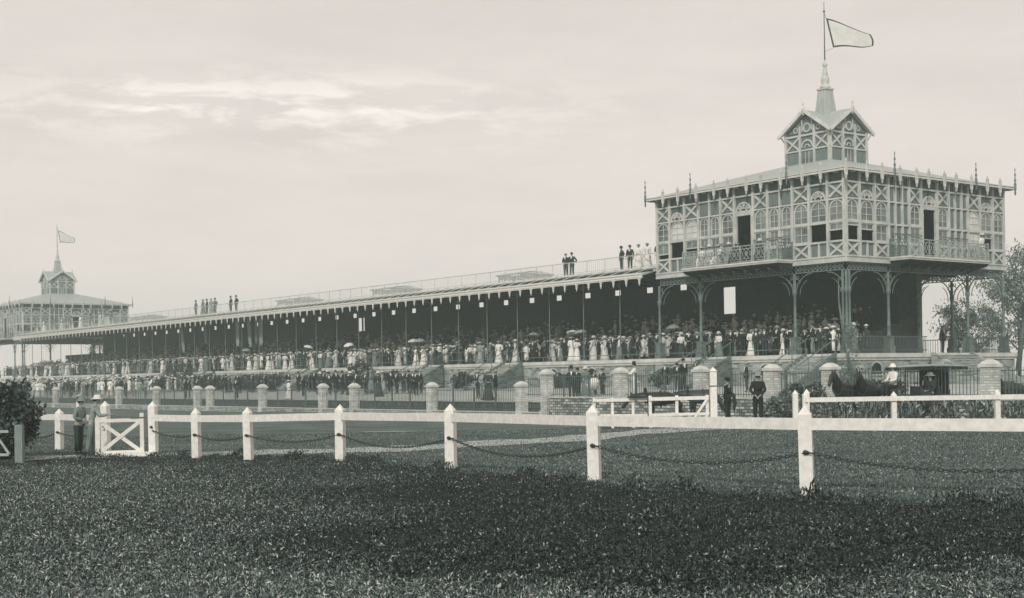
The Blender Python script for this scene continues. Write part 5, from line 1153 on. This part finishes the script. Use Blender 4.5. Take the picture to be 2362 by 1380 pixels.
for i in range(11):
    u = 31.5 + i * 1.6; v = -9.4 + 1.4 * math.sin(i * 2.6); sx_ = 'w' if i % 4 == 2 else 'm'; col = ['black', 'dark', 'charcoal'][i % 3]; hat = 'flowered hat' if sx_ == 'w' else ['bowler', 'boater', 'felt hat', 'top hat'][i % 4]
    person(sx_, col, hat, ['mix', 'clasp', 'back', 'down'][i % 4], W(v, u, prom_z(v, u)), FRONT + rnd.uniform(-1.2, 1.2), f"{attire(sx_, col, hat)}, {ordw(i)} from right of loose line behind the twin piers", 'loose line of dark figures behind the twin piers', h=rnd.uniform(.98, 1.06))
for i in range(34):
    u = 84 + i * 1.05; v = -12.2 + 1.6 * math.sin(i * 2.4); sx_ = 'w' if i % 3 == 0 else 'm'; col = ['white', 'black', 'dark', 'pale grey', 'black'][i % 5] if sx_ == 'm' else ['cream', 'white', 'grey'][i % 3 if i % 2 else 1]; 
    if sx_ == 'm' and col in ('white',): col = 'khaki'
    hat = 'wide hat' if sx_ == 'w' else ['boater', 'bowler', 'felt hat', 'flat cap'][i % 4]
    person(sx_, col, hat, ['mix', 'clasp', 'down', 'hip'][i % 4], W(v, u, prom_z(v, u)), FRONT + rnd.uniform(-1, 1), f"{attire(sx_, col, hat)}, {ordw(i)} from right in front of the far-left crowd", 'front of the far-left promenade crowd', h=rnd.uniform(.98, 1.05))
# men on the lawn, youths at the gate
person('m', 'black', 'bowler', 'mix', (8.58, 55, ground_z(8.58, 55)), face(-.8, .5), 'man in dark suit and bowler on the road beside the field gate post', 'two dark men on the road by the gate', h=1.08)
person('m', 'black', 'felt hat', 'back', (9.62, 54, ground_z(9.62, 54)), face(.2, .9), 'broad man in long black coat seen from behind, right of gate post', 'two dark men on the road by the gate', h=1.15, coat=2)
person('m', 'pale grey', 'felt hat', 'rail', (-12.12, 39.3, -.2), face(1, .35), 'youth in grey shirt and wide hat leaning on the small gate', 'youths leaning at the small gate', col2='grey', lean=.22, coat=0, h=1.0, legs=.06, hatcol='white')
person('m', 'khaki', 'felt hat', 'clasp', (-12.66, 39.9, -.18), face(.9, -.3), 'youth in pale shirt with dark braces behind the leaning youth', 'youths leaning at the small gate', col2='charcoal', lean=.12, coat=0, h=.95, hatcol='khaki')
person('m', 'white', 'boater', 'clasp', (-19.1, 60.3, ground_z(-19.1, 60.3)), face(.8, .6), 'man in white jacket and boater beyond the two youths at gate', 'youths leaning at the small gate', col2='white', h=1.02)
# figures on the stand roof
RF_ = [(27.0, 'm', 'charcoal', 'flat cap', 'clasp', 'shorter dark man of the pair near the middle of stand roof'), (26.3, 'm', 'charcoal', 'bowler', 'hip', 'taller dark man of the pair near the middle of stand roof'),
 (20.8, 'm', 'charcoal', 'bowler', 'hip', 'leftmost dark-suited man of five on roof beside near pavilion'), (19.9, 'm', 'charcoal', 'bowler', 'down', 'second dark-suited man of five on roof beside near pavilion'),
 (19.0, 'w', 'white', 'boater', 'clasp', 'left white-dressed woman on the roof beside near pavilion'), (18.1, 'w', 'white', 'boater', 'down', 'right white-dressed woman on the roof beside near pavilion'),
 (17.0, 'm', 'black', 'bowler', 'clasp', 'tall man in black on roof against the near pavilion corner'),
 (83.6, 'm', 'charcoal', 'bowler', 'down', 'left man of the distant roof pair right of five roof figures'), (82.3, 'm', 'charcoal', 'bowler', 'hip', 'right man of the distant roof pair right of five roof figures'),
 (92.5, 'm', 'grey', 'bowler', 'down', 'man standing alone, leftmost of the distant five on stand roof'), (90.6, 'w', 'grey', 'wide hat', 'clasp', 'grey-dressed woman, second of the distant five on stand roof'), (89.6, 'm', 'charcoal', 'bowler', 'mix', 'dark man in the middle of the distant five on stand roof'),
 (88.5, 'w', 'pale grey', 'boater', 'clasp', 'pale-dressed woman, fourth of the distant five on stand roof'), (87.5, 'm', 'grey', 'bowler', 'hip', 'man in grey, rightmost of the distant five on stand roof')]
for u, sx_, col, hat, pose, lab in RF_: person(sx_, col, hat, pose, W(1.1, u, 9.18), FRONT + rnd.uniform(-.5, .5), lab, 'people standing on the stand roof', h=1.05)
for i in range(26):
    u = 118 + i * 1.22; sx_ = 'w' if i % 2 else 'm'; col = 'white' if i % 4 == 1 else ('cream' if sx_ == 'w' else 'grey'); hat = 'wide hat' if sx_ == 'w' else 'bowler'
    person(sx_, col, hat, ['clasp', 'down', 'mix'][i % 3], W(1.0 + .5 * (i % 3), u, 9.18), FRONT + rnd.uniform(-.6, .6), f"{attire(sx_, col, hat)}, {ordw(i)} from right on roof near far pavilion", 'crowd on the roof near the far pavilion', h=1.05)
# balcony of the near pavilion: seated ladies, and one standing at the window
for i, (s, col) in enumerate(((10.9, 'white'), (10.2, 'cream'), (9.4, 'white'), (8.5, 'pale grey'), (7.9, 'charcoal'), (5.9, 'charcoal'))):
    person('w', col, 'flowered hat' if i % 2 else 'wide hat', 'clasp', W(-.85, s, 8.68), FRONT + rnd.uniform(-.5, .5), f"{WORDC[col]}-dressed seated woman, {ordw(i)} from left on the left balcony", 'women seated on the left balcony', seated=True, h=1.03)
def chair(loc, rz, lab, grp):
    o = empty('chair', loc, rz); tag(o, lab, 'chair', grp)
    def f1(): b = MB(); b.box(-.21, .21, -.2, .2, .43, .47); return b.mesh('seat', dark_wood)
    def f2():
        b = MB(); b.box(-.2, .2, .18, .21, .82, .9); b.box(-.2, -.17, .18, .21, .47, .82); b.box(.17, .2, .18, .21, .47, .82); b.box(-.02, .02, .185, .205, .47, .82); return b.mesh('backrest', dark_wood)
    def f3(): b = MB(); b.lathe([(.016, 0), (.022, .43)], (0, 0, 0), 5); return b.mesh('leg', dark_wood)
    part(o, 'seat', cached('cs', f1), None); part(o, 'backrest', cached('cb', f2), None)
    for x in (-.17, .17):
        for y in (-.16, .17): l_ = part(o, 'leg', cached('cl', f3), None); l_.location = (x, y, 0)
for i, s in enumerate((10.9, 10.2, 9.4, 8.5, 7.9, 5.9)): chair(W(-.80, s, 8.68), FRONT, f"dark wooden chair under the {ordw(i)} seated woman on left balcony", 'chairs on the left balcony')
person('w', 'white', 'flowered hat', 'down', W(12.3, -.8, 8.68), face(VY, -VX) + .2, 'woman in white standing at the right end of the right balcony', 'people on the right balcony', h=1.02)
person('m', 'dark', 'flat cap', 'back', W(13.4, 3.0, 2.96), face(.8, -.6), 'lone dark-suited man on the open right terrace between columns', 'people at the right end of the terrace', h=1.06)
# ------------------------------------------------------------------ packed seats: crowd nobody could count
def crowd(name, slots, lab, seed):
    Rn = np.random.RandomState(seed); tb = MB()
    tb.lathe([(.20, .0), (.19, .35), (.15, .62), (.19, .85), (.20, 1.0), (.07, 1.1), (.05, 1.14)], (0, 0, 0), 8, 0, sy=.72)
    for sg in (-1, 1): tb.tube([(sg * .2, 0, .96), (sg * .25, -.05, .7), (sg * .12, -.26, .62)], [.06, .05, .035], 5, 0)
    tb.ball((0, -.01, 1.24), .095, 8, 1, sx=.85, sz=1.2)
    tb.lathe([(.17, 1.27), (.17, 1.285), (.095, 1.29), (.09, 1.36), (.03, 1.375)], (0, 0, 0), 9, 2)
    V0 = np.array(tb.v); F0 = tb.f; nv, nf = len(V0), len(F0); M0 = np.array(tb.m); n = len(slots); V = np.zeros((n, nv, 3)); MI = np.zeros((n, nf), int)
    for i, (v, u, z, lf) in enumerate(slots):
        a = FRONT + Rn.randn() * .9; s = Rn.uniform(.86, 1.12); c_, s_ = math.cos(a), math.sin(a); woman = Rn.rand() < lf; q = V0.copy()
        if woman: q[M0_v == 2, :2] *= Rn.uniform(1.1, 1.6)
        x = q[:, 0] * c_ - q[:, 1] * s_; y = q[:, 0] * s_ + q[:, 1] * c_; p = W(v, u, z); V[i] = np.stack([x * s + p.x, y * s + p.y, q[:, 2] * s + p.z], 1)
        cl = (Rn.choice([2, 2, 3, 4]) if woman else Rn.choice([0, 0, 1])); hatc = Rn.choice([2, 2, 3, 0, 2]) if woman else Rn.choice([0, 3, 3, 4]); MI[i] = np.where(M0 == 0, cl, np.where(M0 == 1, 5, hatc))
    F = [tuple(i * nv + k for k in f) for i in range(n) for f in F0]
    me = bpy.data.meshes.new(name); me.from_pydata(V.reshape(-1, 3).tolist(), [], F)
    for m in (CL['black'], CL['charcoal'], CL['white'], CL['cream'], CL['grey'], skin_m): me.materials.append(m)
    me.polygons.foreach_set('material_index', MI.ravel().astype(np.int32)); me.polygons.foreach_set('use_smooth', np.ones(n * nf, bool)); me.update()
    o = bpy.data.objects.new(name, me); COL.objects.link(o); return tag(o, lab, 'crowd', kind='stuff')
tb = MB(); tb.lathe([(.20, .0), (.19, .35), (.15, .62), (.19, .85), (.20, 1.0), (.07, 1.1), (.05, 1.14)], (0, 0, 0), 8, 0); k0 = len(tb.v)
for sg in (-1, 1): tb.tube([(0, 0, 0), (0, 0, 1), (0, 0, 2)], .05, 5)
k1 = len(tb.v); tb.ball((0, 0, 0), 1, 8); k2 = len(tb.v); tb.lathe([(1, 0)] * 5, (0, 0, 0), 9); M0_v = np.array([0] * k1 + [1] * (k2 - k1) + [2] * (len(tb.v) - k2))
slots = []; rr = random.Random(5)
for i in range(NT):
    u = .8
    while u < S1 + 10:
        dens = (.9 if i < 4 else .62 if i < 7 else .35) * (.75 + .25 * math.sin(u * .21 + i)) * (1.15 if u > 75 else 1)
        if rr.random() < dens and not (50 < u < 52 and i < 2): slots.append((2.7 + i * .8 + rr.uniform(-.12, .12), u, 2.953 + (i + 1) * .24 - (.12 if i else 0), .68 if i < 6 else .45))
        u += .56 + rr.uniform(-.06, .12)
slots = [s for s in slots if (s[1] < S1 or s[0] < 6) and not (s[1] < 4.5 and s[0] > 3.4)]
crowd('crowd', slots, 'packed crowd filling the dark rising seats of the stand', 4)
sl2 = []
for i in range(620):
    u = 60 + 95 * rr.random() ** .7; v = rr.uniform(-10.5, -1.5)
    if u > 78 or v > -5.5 and u > 75: sl2.append((v, u, prom_z(v, u) + .3, .4))
for i in range(380): sl2.append((rr.uniform(1.1, 2.4), 60 + 104 * rr.random(), 3.2, .55))
for i in range(130): sl2.append((rr.uniform(1.1, 2.4), 1 + 58 * rr.random() , 3.15, .5))
crowd('crowd', sl2, 'dense crowd standing below the terrace at the far left', 6)
# low stools of darkness: plank benches the tiers carry
# ------------------------------------------------------------------ horses and carriages
def horse(loc, rz, m, lab, grp, head='up', harness=True):
    hd = {'up': [((0, -.80, 1.48), (.15, .2)), ((0, -.98, 1.68), (.11, .17)), ((0, -1.10, 1.88), (.09, .12)), ((0, -1.26, 1.76), (.08, .13)), ((0, -1.42, 1.52), (.065, .08)), ((0, -1.48, 1.42), (.06, .065))],
          'low': [((0, -.85, 1.32), (.15, .2)), ((0, -1.15, 1.30), (.10, .15)), ((0, -1.38, 1.30), (.085, .12)), ((0, -1.55, 1.15), (.075, .11)), ((0, -1.72, .92), (.055, .065)), ((0, -1.77, .85), (.05, .055))]}[head]
    def bd():
        ch = [[((0, .72, 1.33), (.24, .27)), ((0, .35, 1.28), (.27, .30)), ((0, -.1, 1.22), (.28, .33)), ((0, -.5, 1.28), (.22, .32))] + hd]
        for sg in (-1, 1):
            ch.append([((0, -.5, 1.28), (.22, .32)), ((sg * .15, -.52, 1.0), (.10, .14)), ((sg * .15, -.50, .78), .07), ((sg * .15, -.53, .47), .05), ((sg * .15, -.51, .14), .036), ((sg * .15, -.56, .05), .055)])
            ch.append([((0, .72, 1.33), (.24, .27)), ((sg * .16, .68, 1.0), (.13, .2)), ((sg * .17, .60, .78), (.08, .1)), ((sg * .16, .86, .52), .055), ((sg * .16, .80, .15), .038), ((sg * .16, .76, .05), .055)])
            e = hd[2][0]; ch.append([(hd[2][0], hd[2][1]), ((sg * .06, e[1] + .02, e[2] + .13), .03), ((sg * .07, e[1] + .0, e[2] + .22), .012)])
        b = MB(); b.mesh_in(skin_mesh(ch)); return b.mesh('horse', m)
    o = bpy.data.objects.new('horse', cached(('horse', head, m.name), bd)); COL.objects.link(o); o.location = loc; o.rotation_euler = (0, 0, rz); tag(o, lab, 'horse', grp)
    b = MB(); p = hd[2][0]; q = hd[0][0]
    n = 9
    for i in range(n):
        a = i / n; y = lerp(p[1] + .07, q[1] + .12, a); z = lerp(p[2] + .12, q[2] + .20, a); b.tube([(0, y, z), (.09, y + .02, z - .12), (.12, y + .03, z - .26)], [.035, .03, .012], 5)
    b.build('mane', hair_m, o)
    b = MB(); b.tube([(0, .98, 1.42), (0, 1.12, 1.3), (0, 1.17, .95), (0, 1.14, .55)], [.05, .07, .09, .02], 7); b.build('tail', hair_m, o)
    if harness:
        b = MB(); ring = lambda y, zc, rx, rz_: [(rx * math.cos(t_), y, zc + rz_ * math.sin(t_)) for t_ in [2 * math.pi * k / 14 for k in range(15)]]
        b.tube([(x, y - .0, z) for x, y, z in ring(-.78, 1.38, .22, .3)], .045, 6); b.build('collar', dark_wood, o); b = MB(); b.tube(ring(-.15, 1.22, .30, .35), .018, 5); b.build('girth', dark_wood, o); b = MB(); b.tube([(.3, -.7, 1.25), (.3, .8, 1.2)], .015, 4); b.build('trace', dark_wood, o); b = MB(); b.tube([(-.3, -.7, 1.25), (-.3, .8, 1.2)], .015, 4); b.build('trace', dark_wood, o); b = MB()
        y, z = hd[3][0][1:]; b.tube(ring(y - .02, z, .09, .13), .01, 4); b.build('noseband', dark_wood, o)
    if 'carriage' in lab or 'behind its' in lab or 'nearer' in lab: o.scale = (1.05, 1.0, 1.06)
    return o
hz_dark = mat('horse_black', .016, .3, 6, .45, spec=.4); hz_bay = mat('horse_bay', .04, .3, 6, .5, spec=.35)
horse((13.9, 57.0, ground_z(14.3, 56) - .02), face(-.75, -.75), hz_dark, 'black harnessed horse with head up, nearer of the carriage pair', 'black carriage horses')
horse((15.0, 57.6, ground_z(14.3, 58)), face(-.7, -.8), hz_dark, 'second black horse standing just behind its harness mate', 'black carriage horses')
horse((6.25, 57.0, ground_z(6, 57) - .05), face(-1, -.1), hz_dark, 'dark horse behind field gate with lowered head, left one', 'dark horses behind the field gate', head='low')
horse((8.1, 57.6, ground_z(7.7, 57) - .05), face(-1, .1), hz_bay, 'dark bay horse behind field gate beside the tall post', 'dark horses behind the field gate', head='low')
horse((21.0, 57.4, ground_z(21, 57) + .05), face(-1, -.3), hz_bay, 'dark bay horse at the right edge drawing the half-seen wagon', 'horse at the right edge')
def wheel(parent, x, y, r_, m, hub=.07):
    b = MB(lambda a, c2, z: (a, y + c2, z))
    ring = [(x + r_ * math.cos(t_), 0, r_ + r_ * math.sin(t_)) for t_ in [2 * math.pi * k / 24 for k in range(25)]]; b.tube(ring, .03, 6, caps=False)
    for k in range(12): t_ = 2 * math.pi * k / 12; b.tube([(x, 0, r_), (x + (r_ - .02) * math.cos(t_), 0, r_ + (r_ - .02) * math.sin(t_))], .016, 4)
    b.tube([(x, -.09, r_), (x, .09, r_)], hub, 8); return b.build('wheel', m, parent)
cr = empty('carriage', (17.0, 57.6, ground_z(17, 57.5)), math.atan2(.15, 1)); tag(cr, 'dark canopied passenger carriage with flat fringed roof behind the black horses', 'carriage')
b = MB(); b.box(-1.05, 1.15, -.55, .55, .62, .74); b.box(-1.05, -1.0, -.55, .55, .74, 1.15); b.box(1.1, 1.15, -.55, .55, .74, 1.35); b.box(-.2, 1.1, -.56, -.52, .74, 1.12); b.box(-.2, 1.1, .52, .56, .74, 1.12); b.poly([(-1.05, -.5, .74), (-1.35, -.5, .95), (-1.32, -.5, 1.0), (-1.0, -.5, .8)], (0, 1.0, 0)); b.build('body', CL['black'], cr)
b = MB(); b.box(-1.45, -1.0, -.48, .48, 1.3, 1.42); b.box(-1.4, -1.05, -.45, .45, .7, 1.3); b.build('box_seat', CL['charcoal'], cr)
for x in (-.35, .45): b = MB(); b.box(x - .25, x + .25, -.5, .5, .95, 1.07); b.box(x + .2, x + .28, -.5, .5, 1.07, 1.5); b.build('seat', CL['charcoal'], cr)
for x in (-.8, 1.1):
    for y in (-.52, .52): b = MB(); b.tube([(x, y, .7), (x, y, 2.30)], .025, 6); b.build('post', dark_wood, cr)
b = MB(); vs = []
for i in range(9):
    for j in range(5): a, c2 = i / 8 - .5, j / 4 - .5; vs.append((.35 + a * 3.0, c2 * 1.5, 2.42 - .25 * a * a - .16 * c2 * c2))
sheet(b, [vs[i * 5 + j] for j in range(5) for i in range(9)], 8, 4, (0, 0, -.05)); b.build('canopy', CL['pale grey'], cr, recalc=False)
b = MB()
for y in (-.75, .75):
    for i in range(40): x = -1.12 + i * .074; b.box(x - .018, x + .018, y - .01, y + .01, 2.17, 2.32)
for x in (-1.14, 1.84):
    for i in range(20): y = -.73 + i * .077; b.box(x - .01, x + .01, y - .018, y + .018, 2.17, 2.32)
b.build('fringe', CL['charcoal'], cr)
b = MB(); b.box(1.12, 1.14, -.5, .5, 1.2, 2.3); b.box(.3, 1.1, .53, .55, 1.1, 2.3); b.build('curtain', CL['black'], cr)
for x, r_ in ((-.75, .42), (.85, .55)):
    for y in (-.68, .68): wheel(cr, x, y, r_, dark_wood)
b = MB(); b.tube([(-1.0, -.1, .6), (-3.6, 0, .85)], .035, 6); b.build('pole', dark_wood, cr); b = MB(); b.tube([(-.75, -.68, .42), (-.75, .68, .42)], .035, 6); b.tube([(.85, -.68, .55), (.85, .68, .55)], .035, 6); b.build('axle', iron, cr)
b = MB(); b.lathe([(.05, 1.1), (.08, 1.14), (.08, 1.32), (.04, 1.38)], (-1.12, -.6, 0), 6); b.build('lamp', [iron], cr)
dd = lambda a, c2, z: Vector((17.0, 57.6, ground_z(17, 57.5))) + Matrix.Rotation(math.atan2(.15, 1), 3, 'Z') @ Vector((a, c2, z))
person('m', 'white', 'sun helmet', 'rein', dd(-1.22, -.25, .98), face(-1, -.5), 'coachman in white coat and domed sun helmet on the carriage front', 'people in the canopied carriage', seated=True, h=1.08, col2='dark')
person('w', 'charcoal', 'flowered hat', 'clasp', dd(.42, -.25, .62), face(-1, -.4), 'dark-dressed passenger on the rear seat of the canopied carriage', 'people in the canopied carriage', seated=True)
person('m', 'black', 'bowler', 'clasp', dd(.42, .25, .62), face(-1, -.4), 'bowler-hatted passenger on the far side of the carriage rear seat', 'people in the canopied carriage', seated=True)
wg = empty('wagon', (23.2, 57.8, ground_z(22, 57.5) + .1), math.atan2(.3, 1)); tag(wg, 'dark open wagon half cut off by the right edge of photo', 'wagon')
b = MB(); b.box(-1.2, 1.4, -.6, .6, .7, .8); b.box(-1.2, 1.4, -.62, -.58, .8, 1.12); b.box(-1.2, 1.4, .58, .62, .8, 1.12); b.box(-1.24, -1.2, -.6, .6, .8, 1.12); b.build('body', CL['black'], wg)
b = MB(); b.box(-.7, -.2, -.55, .55, 1.0, 1.1); b.build('seat', CL['charcoal'], wg)
for x, r_ in ((-.8, .45), (.9, .55)):
    for y in (-.72, .72): wheel(wg, x, y, r_, dark_wood)
b = MB(); b.tube([(-1.2, -.4, .75), (-3.0, -.35, 1.05)], .03, 6); b.tube([(-1.2, .4, .75), (-3.0, .35, 1.05)], .03, 6); b.build('shaft', dark_wood, wg)
ww = lambda a, c2, z: Vector((23.2, 57.8, ground_z(22, 57.5) + .1)) + Matrix.Rotation(math.atan2(.3, 1), 3, 'Z') @ Vector((a, c2, z))
person('m', 'black', 'bowler', 'rein', ww(-.45, -.25, .62), face(-1, -.5), 'wagon driver in dark clothes at the right edge of the photo', 'people in the right wagon', seated=True, h=1.05)
person('w', 'charcoal', 'flowered hat', 'clasp', ww(-.45, .3, .62), face(-1, -.5), 'passenger with flowered hat beside the wagon driver at right edge', 'people in the right wagon', seated=True, h=1.05)
# pram beside the group at the big pier
pr = empty('pram', W(-13.2, 7.4, prom_z(-13.2, 7.4)), FRONT); tag(pr, 'pale covered pram standing in front of the group by big pier', 'pram')
b = MB(); b.lathe([(.1, .35), (.24, .42), (.3, .6), (.31, .72)], (0, 0, 0), 10, sy=1.5); b.build('body', CL['cream'], pr)
b = MB(); b.lathe([(.31, 0), (.29, .15), (.18, .3), (.02, .34)], (0, .12, .72), 10, sy=1.0); b.build('hood', CL['white'], pr)
for sx2 in (-.27, .27):
    for y in (-.3, .3):
        b = MB(); b.tube([(sx2, y + .2 * math.cos(t_), .2 + .2 * math.sin(t_)) for t_ in [2 * math.pi * k / 16 for k in range(17)]], .012, 4, caps=False)
        for k in range(6): t_ = k * math.pi / 3; b.tube([(sx2, y, .2), (sx2, y + .19 * math.cos(t_), .2 + .19 * math.sin(t_))], .006, 4)
        b.build('wheel', iron, pr)
b = MB(); b.tube([(-.2, .4, .6), (-.2, .75, .95), (.2, .75, .95), (.2, .4, .6)], .012, 5); b.build('handle', iron, pr)
# pots on the right terrace
for i, (v, u, lab) in enumerate(((11.9, .5, 'potted plant at the top of the terrace steps, left of two'), (14.6, .5, 'potted plant near the right corner of the terrace rail'))):
    o = empty('potted_plant', W(v, u, 2.95), 0); tag(o, lab, 'potted plant', 'potted plants on the right terrace'); b = MB(); b.lathe([(.13, 0), (.2, .3), (.22, .32), (.2, .34)], (0, 0, 0), 10); b.build('pot', trim_pale, o)
    Rn = np.random.RandomState(80 + i); P = np.stack([Rn.randn(120) * .1, Rn.randn(120) * .1, .34 + Rn.rand(120) * .3], 1); leaf_mesh('foliage', P, .12 + .2 * Rn.rand(120), leaf_far, o, up=.9, elong=3, seed=81)

# ------------------------------------------------------------------ haze
hm = bpy.data.materials.new('haze'); hm.use_nodes = True; t = hm.node_tree; t.nodes.clear()
pv = N(t, 'ShaderNodeVolumePrincipled'); pv.inputs['Density'].default_value = 0.0013; pv.inputs['Color'].default_value = (.80, .96, .90, 1); pv.inputs['Anisotropy'].default_value = 0.0
ho = N(t, 'ShaderNodeOutputMaterial'); t.links.new(pv.outputs[0], ho.inputs['Volume'])
b = MB(); b.box(-500, 500, -60, 540, -2.5, 30); o = b.build('haze', hm); tag(o, kind='stuff', label='thin pale haze over the whole ground', cat='haze')
